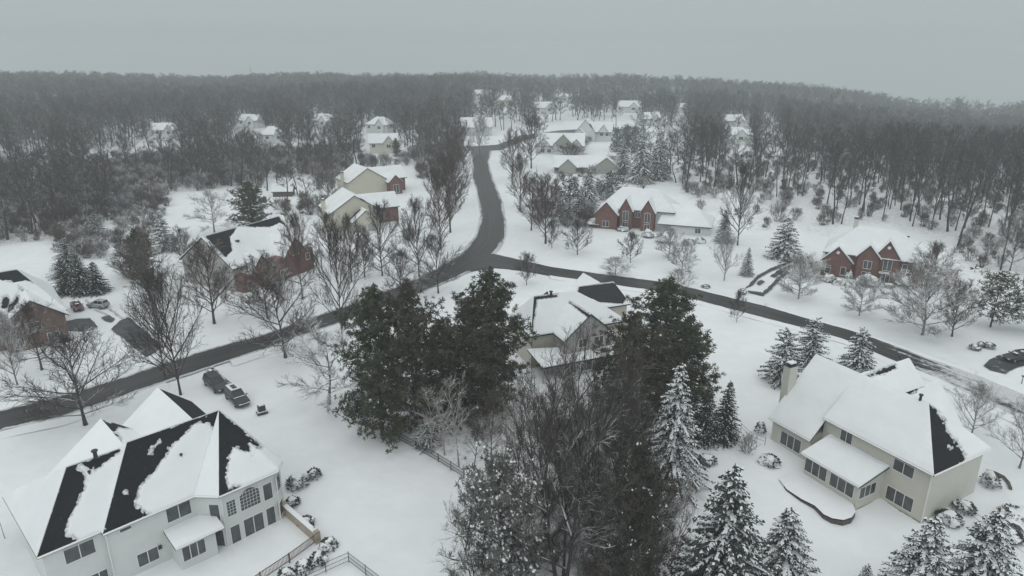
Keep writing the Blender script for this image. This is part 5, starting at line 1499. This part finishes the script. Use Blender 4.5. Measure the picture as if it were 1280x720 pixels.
# ------------------------------------------------------------------ trees and shrubs one by one: kind, foot, top, spread (px of the photograph), label
ONE = [
 ('yard0', (107, 530), 408, 150, 'wide round-crowned bare tree between the road and the big white house'),
 ('yard1', (226, 493), 325, 92, 'tall vase-shaped bare tree rising over the road left of the two parked dark cars'),
 ('oval', (268, 404), 298, 72, 'reddish oval bare tree on the lawn in front of the grey gable'),
 ('yard0', (357, 446), 338, 122, 'broad many-limbed bare tree at the roadside below the brick front gable'),
 ('yard3', (411, 504), 402, 128, 'wide bare tree with snow-lined drooping branches beside the dark pines'),
 ('yard1', (428, 424), 268, 74, 'tall narrow bare tree at the roadside, right of the broad many-limbed one'),
 ('yard2', (378, 374), 258, 56, 'tall bare tree right against the brick front of the grey gabled house'),
 ('oval2', (335, 398), 312, 66, 'brown twiggy bare tree hiding the lower brick front of the gabled house'),
 ('yard0', (478, 344), 246, 60, 'upright bare tree before the lower yellow house, left of a pair'),
 ('yard1', (524, 346), 240, 58, 'upright bare tree before the street bend, right of a pair'),
 ('yard0', (500, 378), 305, 70, 'low spreading bare tree under the upright pair near the road'),
 ('yard0', (548, 366), 286, 64, 'spreading bare tree just left of the road junction'),
 ('oval', (551, 312), 205, 46, 'dark reddish bare tree on the left side of the rising street, lowest of its row'),
 ('oval', (563, 290), 188, 46, 'dark reddish bare tree on the left side of the rising street, second in its row'),
 ('oval2', (570, 258), 176, 42, 'dark bare tree on the left side of the rising street, third in its row'),
 ('oval', (566, 232), 158, 42, 'dark bare tree on the left side of the rising street, fourth in its row'),
 ('oval2', (580, 212), 148, 28, 'dark bare tree at the upper left end of the rising street'),
 ('yard2', (440, 352), 262, 44, 'brownish bare tree left of the lower yellow house'),
 ('oval2', (456, 346), 280, 40, 'thin brownish bare tree at the foot of the lower yellow house'),
 ('yard0', (414, 340), 258, 48, 'bare tree between the brick gable and the yellow houses'),
 ('oval2', (188, 376), 292, 62, 'dark reddish thick bare tree on the lawn behind the tall vase-shaped one'),
 ('yard1', (206, 470), 330, 70, 'bare tree immediately behind the tall vase-shaped tree by the road'),
 ('yard3', (268, 290), 232, 60, 'snowy spreading bare tree in the white clearing behind the grey gabled house'),
 ('yard2', (52, 462), 372, 74, 'brownish bare tree in front of the dark brick house'),
 ('yard4', (22, 480), 385, 60, 'twiggy bare tree at the left edge before the dark brick house'),
 ('yard0', (232, 330), 280, 40, 'small bushy bare tree against the left corner of the grey gable'),
 ('pale', (6, 672), 592, 26, 'thin bare tree cut by the left edge beside the big white house'),
 # right side
 ('small', (722, 318), 270, 38, 'small round bare tree on the open lawn across from the tan house'),
 ('small', (788, 328), 286, 30, 'small oval bare tree on the open lawn before the twin entrance gables'),
 ('small2', (852, 342), 296, 42, 'small frosted bare tree near the white garage beyond the street'),
 ('small2', (836, 322), 282, 40, 'bushy frosted bare tree hiding the white side wall beyond the street'),
 ('small', (658, 356), 312, 30, 'small bare tree at the inner corner of the junction'),
 ('small2', (770, 346), 320, 44, 'wide bushy bare tree on the far verge of the side road'),
 ('small2', (848, 366), 334, 36, 'low twiggy bare tree at the side road above the right-hand pine'),
 ('yard4', (905, 350), 286, 44, 'vase-shaped snowy bare tree on the lawn left of the slushy driveway'),
 ('frost', (998, 373), 314, 58, 'snowy spreading bare tree between the slushy driveway and the three-gabled brick house'),
 ('frost', (1074, 394), 342, 50, 'small snowy bare tree on the lawn below the middle gable'),
 ('frost', (1153, 418), 325, 108, 'large snow-lined bare tree on the lawn right of the three-gabled brick house'),
 ('oval2', (1190, 420), 346, 48, 'dark dense bare tree just right of the large snow-lined one'),
 ('small', (921, 402), 360, 22, 'thin sapling on the near verge of the side road'),
 ('oval', (682, 304), 212, 48, 'dark bare tree right of the rising street, tallest of the clump'),
 ('oval2', (664, 288), 214, 42, 'dark bare tree right of the rising street, left of the clump'),
 ('oval', (650, 262), 190, 34, 'dark bare tree right of the rising street, behind the clump'),
 ('oval2', (640, 226), 158, 34, 'dark bare tree right of the rising street, near its upper end'),
 ('oval', (664, 210), 138, 40, 'dark round bare tree at the bend of the far street'),
 ('small', (690, 310), 270, 22, 'thin sapling in front of the dark clump right of the street'),
 ('yard1', (922, 306), 196, 56, 'tall straight bare tree in the open glade left of the right-hand wood'),
 ('yard4', (1213, 545), 478, 74, 'wide low bare tree between the cream house roof and the slushy road'),
 ('yard4', (1274, 584), 492, 78, 'bare tree with snowy forked trunk at the right edge by the cream house'),
 ('yard2', (1160, 372), 298, 66, 'frosted bare tree behind the large snow-lined one, hiding the right wall of the brick house'),
 ('yard4', (1262, 338), 262, 60, 'snowy bare tree at the right edge before the tall wood'),
 ('yard4', (600, 192), 142, 34, 'round-crowned bare tree standing before the wide house at the end of the street'),
 # thicket in the middle
 ('multi', (702, 735), 440, 190, 'big many-stemmed bare tree at the bottom middle, its limbs spreading over the thicket'),
 ('multi2', (752, 700), 430, 130, 'dense many-stemmed bare tree in the thicket directly below the tan house'),
 ('multi', (728, 560), 398, 104, 'bare tree right before the grey gable of the tan house'),
 ('multi', (672, 708), 490, 96, 'bushy dark bare tree in the thicket left of the biggest one'),
 ('thin', (668, 600), 440, 50, 'thin straight bare tree in the thicket below the porch corner'),
 ('thin2', (650, 620), 486, 58, 'thin twisting bare tree in the thicket, just left of the straight one'),
 ('pale', (574, 582), 470, 60, 'pale leaning bare tree beside the wire fence, right of two'),
 ('pale', (556, 568), 498, 60, 'pale leaning bare tree beside the wire fence, left of two'),
 ('thin', (592, 588), 500, 36, 'thin bare tree just inside the end of the wire fence'),
 ('thin2', (616, 580), 478, 44, 'thin brown bare tree amid the thicket, above the snowy cedar'),
 ('thin', (806, 640), 440, 60, 'thin dark bare tree standing before the big snow-laden spruce'),
 ('thin2', (772, 650), 420, 70, 'thin dark bare tree in the thicket below the right-hand pine'),
 ('thin', (790, 560), 400, 60, 'thin dark bare tree close under the right-hand pine'),
 ('multi', (600, 745), 620, 110, 'low spreading bare tree at the bottom edge, left of the snowy cedar'),
 ('thin2', (700, 600), 456, 56, 'thin brown bare tree in the thicket below the porch'),
 ('pale', (842, 700), 590, 46, 'thin leaning pale sapling between the thicket and the bottom spruces'),
 ('multi2', (800, 740), 560, 130, 'dark bushy bare tree at the bottom edge right of the biggest one'),
 ('thin', (712, 520), 400, 44, 'slender bare tree before the porch of the tan house'),
 ('thin', (520, 470), 372, 60, 'slender bare tree mixed among the dark pines on the left'),
 ('multi2', (716, 660), 452, 120, 'dense dark bare tree in the middle of the thicket, behind the biggest one'),
 ('multi', (780, 690), 470, 110, 'dark bare tree in the thicket left of the snow-laden spruce'),
 ('pale', (540, 566), 486, 54, 'pale forked stem leaning left over the bend of the wire fence'),
 ('pale', (626, 600), 500, 50, 'pale thin stem in the thicket, right of the end of the wire fence'),
 ('pale', (500, 545), 430, 46, 'pale slender tree in front of the dark pines on the left'),
 # conifers
 ('tiers', (206, 313), 260, 32, 'tiered snowy spruce standing alone behind the left lawn'),
 ('spruce2', (84, 366), 322, 32, 'dark spruce in the cluster by the maroon car, leftmost'),
 ('spruce2', (103, 366), 316, 34, 'dark spruce in the cluster by the maroon car, middle and tallest'),
 ('spruce2', (122, 365), 326, 32, 'dark spruce in the cluster by the maroon car, right end above the silver car'),
 ('spruce0', (88, 344), 296, 44, 'snowy spruce rising behind the dark cluster by the parked cars'),
 ('pine1', (180, 350), 284, 40, 'dark ragged evergreen left of the grey gabled house'),
 ('pine0', (316, 284), 226, 52, 'big dark pine behind the ridge of the grey gabled house'),
 ('spruce0', (122, 296), 264, 28, 'spruce in the brush between clearing and woods on the left'),
 ('tiers', (979, 322), 268, 46, 'tiered snowy spruce above the slushy driveway'),
 ('spruce0', (904, 302), 262, 26, 'slim snowy evergreen behind the vase-shaped tree on the right lawn'),
 ('spruce1', (933, 344), 308, 18, 'small narrow snowy evergreen beside the vase-shaped tree'),
 ('bushy', (976, 478), 408, 54, 'bushy snowy evergreen by the side road, left of two'),
 ('bushy', (1012, 455), 396, 46, 'bushy snowy evergreen by the side road, right of two'),
 ('spruce3', (1070, 468), 408, 52, 'cone-shaped snowy spruce between the side road and the cream house roof'),
 ('spruce2', (880, 552), 476, 36, 'dark spruce on the lawn by the thicket, left of a pair'),
 ('spruce2', (905, 550), 474, 38, 'dark spruce on the lawn by the thicket, right of a pair'),
 ('spruce1', (838, 606), 448, 86, 'big drooping snow-laden spruce at the right edge of the thicket'),
 ('pine3', (1238, 408), 336, 74, 'green snow-flecked pine right of the dense dark bare tree'),
 ('pine4', (1282, 414), 342, 66, 'frosted pine cut by the right edge beyond the road'),
 ('spruce0', (896, 770), 578, 150, 'large ragged spruce at the bottom, left of two on the lawn'),
 ('spruce1', (972, 752), 632, 104, 'smaller spruce with snowy boughs at the bottom, right of two on the lawn'),
 ('spruce1', (1140, 770), 642, 112, 'snow-laden spruce at the lower right corner, left of two'),
 ('spruce1', (1216, 762), 634, 112, 'snow-laden spruce at the lower right corner, right of two'),
 ('spruce3', (1078, 740), 704, 30, 'tip of a small spruce at the bottom edge before the cream house'),
 ('cedar3', (626, 745), 566, 122, 'broad snow-dusted evergreen at the bottom, left part of the thicket'),
 ('cedar2', (792, 760), 545, 96, 'tall dark brownish evergreen at the bottom of the thicket'),
 ('pine0', (478, 542), 354, 100, 'leftmost of the great dark pines beside the tan house'),
 ('pine2', (520, 534), 346, 100, 'great dark pine, second from the left beside the tan house'),
 ('pine2', (556, 512), 396, 80, 'dark pine in the middle of the group left of the tan house'),
 ('pine0', (614, 502), 333, 102, 'tallest dark pine right against the left end of the tan house'),
 ('pine2', (592, 522), 368, 104, 'brownish dark pine in front of the tallest one, left of the tan house'),
 ('pine0', (825, 502), 346, 108, 'great dark pine right of the tan house'),
 ('pine2', (784, 548), 384, 104, 'brownish dark pine covering the right part of the tan house porch'),
 ('pine1', (846, 540), 390, 90, 'dark pine behind the big snow-laden spruce'),
 ('pine4', (690, 412), 372, 30, 'small frosted evergreen behind the tallest dark pine'),
 ('pine4', (452, 540), 486, 40, 'low snow-tipped pine at the left foot of the great pines'),
 ('bushy', (534, 556), 524, 36, 'low snowy evergreen at the bend of the wire fence'),
 ('spruce1', (735, 268), 208, 34, 'tall snowy spruce left of the twin-gabled brick house'),
 ('pine4', (712, 280), 222, 44, 'frosted round evergreen left of the tall snowy spruce'),
 ('pine4', (764, 250), 214, 50, 'frosted round evergreen behind the twin-gabled brick house'),
 ('spruce1', (800, 228), 152, 36, 'tall snow-dusted spruce above the twin-gabled brick house, left of two'),
 ('spruce1', (822, 224), 160, 34, 'tall snow-dusted spruce above the twin-gabled brick house, right of two'),
 ('spruce1', (778, 216), 172, 30, 'snow-dusted spruce beside the low house with the broad tan gable'),
 ('cedar3', (770, 190), 158, 18, 'evergreen in the short row behind the bend, left end'),
 ('cedar3', (782, 189), 154, 20, 'evergreen in the short row behind the bend, middle'),
 ('cedar3', (793, 190), 156, 18, 'evergreen in the short row behind the bend, right end'),
 ('pine2', (496, 196), 172, 14, 'dark bush-like evergreen before the distant cream house'),
 ('shrub', (934, 566), 536, 26, 'loose twiggy shrub on the lawn left of the cream house'),
 ('shrub', (610, 545), 512, 44, 'grey twiggy shrub on the thicket floor'),
 ('shrub2', (512, 300), 282, 30, 'twiggy hedge-like shrub beside the upper yellow house'),
 ('shrub2', (712, 196), 176, 44, 'dark twiggy shrub before the white gabled house at the bend'),
 ('shrub2', (168, 345), 312, 60, 'broad brown twiggy shrub left of the dark ragged evergreen'),
 ('shrub', (226, 312), 288, 44, 'grey snowy twiggy shrub beside the lone tiered spruce'),
 ('shrub', (1010, 345), 318, 44, 'frosted twiggy shrub at the head of the slushy driveway'),
 ('shrub2', (600, 640), 590, 46, 'brown twiggy shrub above the snow-dusted evergreen'),
 ('shrub2', (760, 520), 470, 60, 'brown tangled shrub under the grey gable of the tan house'),
 ('shrub2', (735, 640), 575, 70, 'reddish tangled shrub deep in the thicket'),
 ('shrub2', (690, 560), 510, 60, 'tangled shrub in the thicket, in front of the porch corner'),
]
for k, base, top, w, lab in ONE:
    plant(k, base, top, w, lab)
for base, top, w, lab in (((1040, 158), 112, 34, 'large round-crowned tree rising alone above the skyline on the right'), ((1192, 170), 119, 24, 'tall ragged tree rising above the skyline near the right edge')):
    plant('wood2', base, top, w, lab)
for i, (bx, by) in enumerate([(386, 264), (372, 242), (410, 272), (334, 238), (421, 256), (399, 238), (346, 232), (412, 246), (360, 256)]):
    plant_at('wood%d' % (i % 5), G(bx, by), random.uniform(11, 16), random.uniform(6, 8.5), 'slim leafless tree in the clearing around the snow topped shed', random.uniform(0, 6.28), 'trees in the clearing by the shed')
# trees between the far houses
for i, (bx, by) in enumerate([(668, 172), (677, 178), (652, 160), (690, 152), (742, 152), (755, 150), (770, 158), (800, 172), (806, 184), (813, 198), (827, 192), (833, 206), (821, 180), (838, 216), (796, 166), (842, 188), (830, 170), (700, 150), (722, 150), (641, 150), (625, 150), (812, 160), (848, 206), (858, 222), (845, 228)]):
    p = G(bx, by)
    plant_at('wood%d' % (i % 5), p, random.uniform(13, 20), random.uniform(8, 12), 'dark leafless tree among the far snowy houses beyond the street bend', random.uniform(0, 6.28), 'trees among the far houses')

# ------------------------------------------------------------------ the woods: the nearest trees each a thing, the rest one mass
rng = random.Random(99)
cand = {'L': [], 'R': [], 'M': []}
def scatter(s, d0, d1):
    n = int(d1 / s) + 1
    for j in range(0, n):
        for i in range(-n, n + 1):
            x = (i + rng.uniform(-.48, .48)) * s; y = (j + rng.uniform(-.48, .48)) * s
            d = math.hypot(x, y)
            if not d0 <= d < d1 or abs(x) > y * .86 + 10: continue
            w = wood_at(x, y)
            if not w: continue
            z = terrain(x, y) + far_drop(x, y)
            px, py, dep = P(x, y, z)
            if w == 'R' and inpoly(px, py, SPARSE) and rng.random() < .30: continue
            if w == 'M' and rng.random() < .32: continue
            if w == 'R' and d < 300 and rng.random() < .34: continue
            if w == 'R' and noise.noise(Vector((x * .02, y * .02, 9))) > .30: continue
            if w == 'L' and d < 240 and rng.random() < .25: continue
            if w in 'LM' and d < 520 and noise.noise(Vector((x * .022, y * .022, 2))) > (.10 if d < 340 else .24): continue
            # views through the trees to the far roofs
            top = P(x, y, z + 17)[1]
            if any(abs(px - f[0][0]) < f[3] * .5 * FPX / P(*q)[2] + 3.0 and q.y > y and top < f[0][1] - 2 < py + 3 for f, q in zip(FAR, FARP)) and rng.random() < .94: continue
            cand[w].append((d, x, y, z, px))
scatter(7.6, 150, 330); scatter(9.0, 330, 640); scatter(12.5, 640, 1250)
single = {}
for w, n, lab, grp in (('L', 118, 'leafless grey tree standing in the front of the big wood on the left half', 'front trees of the left wood'),
                       ('R', 122, 'leafless tall-trunked tree standing in the front of the wood on the right half', 'front trees of the right wood')):
    c = sorted(cand[w]); got = 0
    for q in list(c):
        if got >= n: break
        d, x, y, z, px = q
        if not -5 < px < 1285: continue
        cand[w].remove(q); got += 1
        h = rng.uniform(15, 22) if w == 'L' else rng.uniform(19, 27)
        plant_at('wood%d' % rng.randrange(5), Vector((x, y, z)), h, rng.uniform(7, 10), lab, rng.uniform(0, 6.28), grp)
rest = cand['L'] + cand['R'] + cand['M']

def mass(name, pts, meshes, hs):
    """one object: copies of whole trees stood on the points of its own mesh"""
    me = bpy.data.meshes.new(name)
    me.from_pydata([p[:3] for p in pts], [], [])
    me.attributes.new('turn', 'FLOAT', 'POINT').data.foreach_set('value', [p[3] for p in pts])
    me.attributes.new('size', 'FLOAT_VECTOR', 'POINT').data.foreach_set('vector', [v for p in pts for v in (p[4], p[4], p[5])])
    me.attributes.new('pick', 'INT', 'POINT').data.foreach_set('value', [rng.randrange(len(meshes)) for p in pts])
    o = link(name, me)
    src = bpy.data.collections.new(name + '_kinds')
    for i, m in enumerate(meshes):
        src.objects.link(bpy.data.objects.new('%s_kind_%d' % (name, i), m))
    g = bpy.data.node_groups.new(name, 'GeometryNodeTree')
    g.interface.new_socket('Geometry', in_out='INPUT', socket_type='NodeSocketGeometry')
    g.interface.new_socket('Geometry', in_out='OUTPUT', socket_type='NodeSocketGeometry')
    N, K = g.nodes, g.links
    gi, go = N.new('NodeGroupInput'), N.new('NodeGroupOutput')
    ip = N.new('GeometryNodeInstanceOnPoints'); ip.inputs['Pick Instance'].default_value = True
    ci = N.new('GeometryNodeCollectionInfo'); ci.inputs['Collection'].default_value = src; ci.inputs['Separate Children'].default_value = True; ci.inputs['Reset Children'].default_value = True
    def named(n, t):
        a = N.new('GeometryNodeInputNamedAttribute'); a.data_type = t; a.inputs['Name'].default_value = n; return a.outputs['Attribute']
    cx = N.new('ShaderNodeCombineXYZ'); K.new(named('turn', 'FLOAT'), cx.inputs['Z'])
    K.new(gi.outputs[0], ip.inputs['Points']); K.new(ci.outputs[0], ip.inputs['Instance'])
    K.new(named('pick', 'INT'), ip.inputs['Instance Index'])
    K.new(cx.outputs[0], ip.inputs['Rotation']); K.new(named('size', 'FLOAT_VECTOR'), ip.inputs['Scale'])
    K.new(ip.outputs[0], go.inputs[0])
    md = o.modifiers.new('stand', 'NODES'); md.node_group = g
    return o

def joined(key):
    """trunk and crown of one kind as a single mesh"""
    bm = bmesh.new(); pr = PROTO[key]
    bm.from_mesh(pr['t']); n = len(bm.faces); bm.from_mesh(pr['c'])
    me = bpy.data.meshes.new(key + '_whole'); bm.to_mesh(me); bm.free()
    me.materials.append(pr['t'].materials[0]); me.materials.append(pr['c'].materials[0])
    idx = [0] * n + [1] * (len(me.polygons) - n); me.polygons.foreach_set('material_index', idx)
    return me
pts = []
for d, x, y, z, px in rest:
    s = rng.uniform(.72, 1.08) * (1.0 + .12 * noise.noise(Vector((x * .012, y * .012, 5))))
    sx = rng.uniform(.85, 1.35) * (1 + smooth(300, 900, d) * .5)
    s *= 1 + .22 * noise.noise(Vector((x * .006, y * .006, 1))) * smooth(400, 800, d)
    pts.append((x, y, z, rng.uniform(0, 6.28), sx, s))
o = mass('distant_woods', pts, [joined('wood%d' % i) for i in range(5)], 22)
tag(o, 'wide leafless woods fading into the snowy haze up to the skyline', 'woods', kind='stuff')
# brush under the trees
br = []
s = 5.0
for j in range(0, 80):
    for i in range(-80, 81):
        x = (i + rng.uniform(-.5, .5)) * s; y = (j + rng.uniform(-.5, .5)) * s
        d = math.hypot(x, y)
        if not 140 < d < 390 or abs(x) > y * .86: continue
        w = wood_at(x, y)
        if w is None or (w == 'R' and rng.random() < .6): continue
        k = rng.uniform(.6, 1.7) * (1.25 if w == 'L' else .8)
        br.append((x, y, terrain(x, y), rng.uniform(0, 6.28), k * 1.1, k * 1.2))
for _ in range(150):
    px, py = rng.uniform(65, 212), rng.uniform(250, 335)
    if not inpoly(px, py, [(66, 302), (100, 278), (170, 258), (212, 252), (208, 275), (165, 330), (140, 318), (110, 325), (72, 318)]): continue
    p = G(px, py); k = rng.uniform(.6, 1.6)
    br.append((p.x, p.y, p.z, rng.uniform(0, 6.28), k * 1.2, k))
for n_, box, pl in ((95, (645, 195, 780, 295), [(652, 245), (700, 222), (770, 206), (768, 245), (742, 286), (700, 292), (660, 275)]),
                    (60, (690, 160, 840, 245), [(690, 190), (770, 168), (835, 178), (838, 216), (800, 242), (772, 226), (780, 205)]),
                    (45, (338, 225, 425, 280), [(340, 262), (352, 252), (392, 256), (425, 262), (420, 274), (372, 268), (345, 274)]),
                    (36, (830, 195, 1030, 300), [(840, 205), (1000, 205), (1030, 295), (1000, 282), (870, 262)])):
    for _ in range(n_):
        px, py = rng.uniform(box[0], box[2]), rng.uniform(box[1], box[3])
        if not inpoly(px, py, pl): continue
        p = G(px, py); k = rng.uniform(.7, 2.0)
        br.append((p.x, p.y, p.z, rng.uniform(0, 6.28), k * 1.2, k * 1.1))
poly = [(612, 598), (566, 548), (580, 512), (640, 494), (700, 502), (800, 520), (850, 600), (835, 740), (640, 740)]
for _ in range(640):
    px, py = rng.uniform(440, 860), rng.uniform(480, 740)
    if not inpoly(px, py, poly): continue
    if rng.random() > .17 + .6 * smooth(650, 720, px): continue
    p = G(px, py); k = rng.uniform(.35, 1.0)
    br.append((p.x, p.y, p.z, rng.uniform(0, 6.28), k, k * 1.3))
o = mass('undergrowth', br, [joined('shrub'), joined('shrub2')], 2)
tag(o, 'leafless brush growing under the trees of the woods and thicket', 'undergrowth', kind='stuff')

# ------------------------------------------------------------------ air, sky, sun
if HAZE:
    b = MB(); b.prism([(-2750, -160), (2750, -160), (2750, 2850), (-2750, 2850)], -226, 84)
    hz = b.obj('haze', [])
    m = bpy.data.materials.new('haze'); m.use_nodes = True; n = m.node_tree.nodes
    n.remove(n['Principled BSDF'])
    v = n.new('ShaderNodeVolumePrincipled'); v.inputs['Color'].default_value = (.68, .73, .75, 1); v.inputs['Density'].default_value = HAZE; v.inputs['Anisotropy'].default_value = 0.0
    m.node_tree.links.new(v.outputs[0], n['Material Output'].inputs['Volume'])
    hz.data.materials.append(m)
    tag(hz, kind='stuff')

SUN_EL, SUN_AZ = R(52), R(200)
w = bpy.data.worlds.new('World'); scene.world = w; w.use_nodes = True
n, k = w.node_tree.nodes, w.node_tree.links
sky = n.new('ShaderNodeTexSky'); sky.sky_type = 'NISHITA'; sky.sun_disc = False; sky.sun_elevation = SUN_EL; sky.sun_rotation = SUN_AZ
hs = n.new('ShaderNodeHueSaturation'); hs.inputs['Saturation'].default_value = .10; hs.inputs['Value'].default_value = .5
k.new(sky.outputs[0], hs.inputs['Color'])
tc = n.new('ShaderNodeTexCoord'); sp = n.new('ShaderNodeSeparateXYZ'); k.new(tc.outputs['Generated'], sp.inputs[0])
rp = n.new('ShaderNodeValToRGB'); k.new(sp.outputs['Z'], rp.inputs[0])
e = rp.color_ramp.elements
e[0].position = 0.0; e[0].color = (.470, .532, .548, 1)
e[1].position = 1.0; e[1].color = (1.13, 1.17, 1.165, 1)
x = rp.color_ramp.elements.new(.12); x.color = (.465, .530, .550, 1)
x = rp.color_ramp.elements.new(.45); x.color = (.79, .83, .835, 1)
ml = n.new('ShaderNodeMix'); ml.data_type = 'RGBA'; ml.blend_type = 'MULTIPLY'; ml.inputs[0].default_value = 1.0
k.new(rp.outputs[0], ml.inputs[6]); ml.inputs[7].default_value = (9, 9, 9, 1)
mx = n.new('ShaderNodeMix'); mx.data_type = 'RGBA'; mx.inputs[0].default_value = .92
k.new(hs.outputs[0], mx.inputs[6]); k.new(ml.outputs[2], mx.inputs[7])
k.new(mx.outputs[2], n['Background'].inputs['Color']); n['Background'].inputs['Strength'].default_value = .1
ld = bpy.data.lights.new('sun', 'SUN'); ld.energy = .55; ld.angle = R(60); ld.color = (1, .985, .95)
lo = bpy.data.objects.new('sun', ld); COL.objects.link(lo)
# the sun stands behind and right of the camera, as the sky's rotation says
sd = Vector((math.sin(SUN_AZ) * math.cos(SUN_EL), math.cos(SUN_AZ) * math.cos(SUN_EL), math.sin(SUN_EL)))
lo.rotation_euler = sd.to_track_quat('Z', 'Y').to_euler()

scene.view_settings.view_transform = 'Standard'; scene.view_settings.look = 'None'
scene.view_settings.exposure = EXPO; scene.view_settings.gamma = 1.0; scene.view_settings.use_curve_mapping = False
c = scene.cycles
c.max_bounces = 5; c.diffuse_bounces = 3; c.glossy_bounces = 2; c.transmission_bounces = 2; c.volume_bounces = 1; c.transparent_max_bounces = 4
c.use_denoising = True
try: c.denoiser = 'OPENIMAGEDENOISE'
except Exception: pass
c.sample_clamp_indirect = 4.0
scene.render.engine = 'CYCLES'
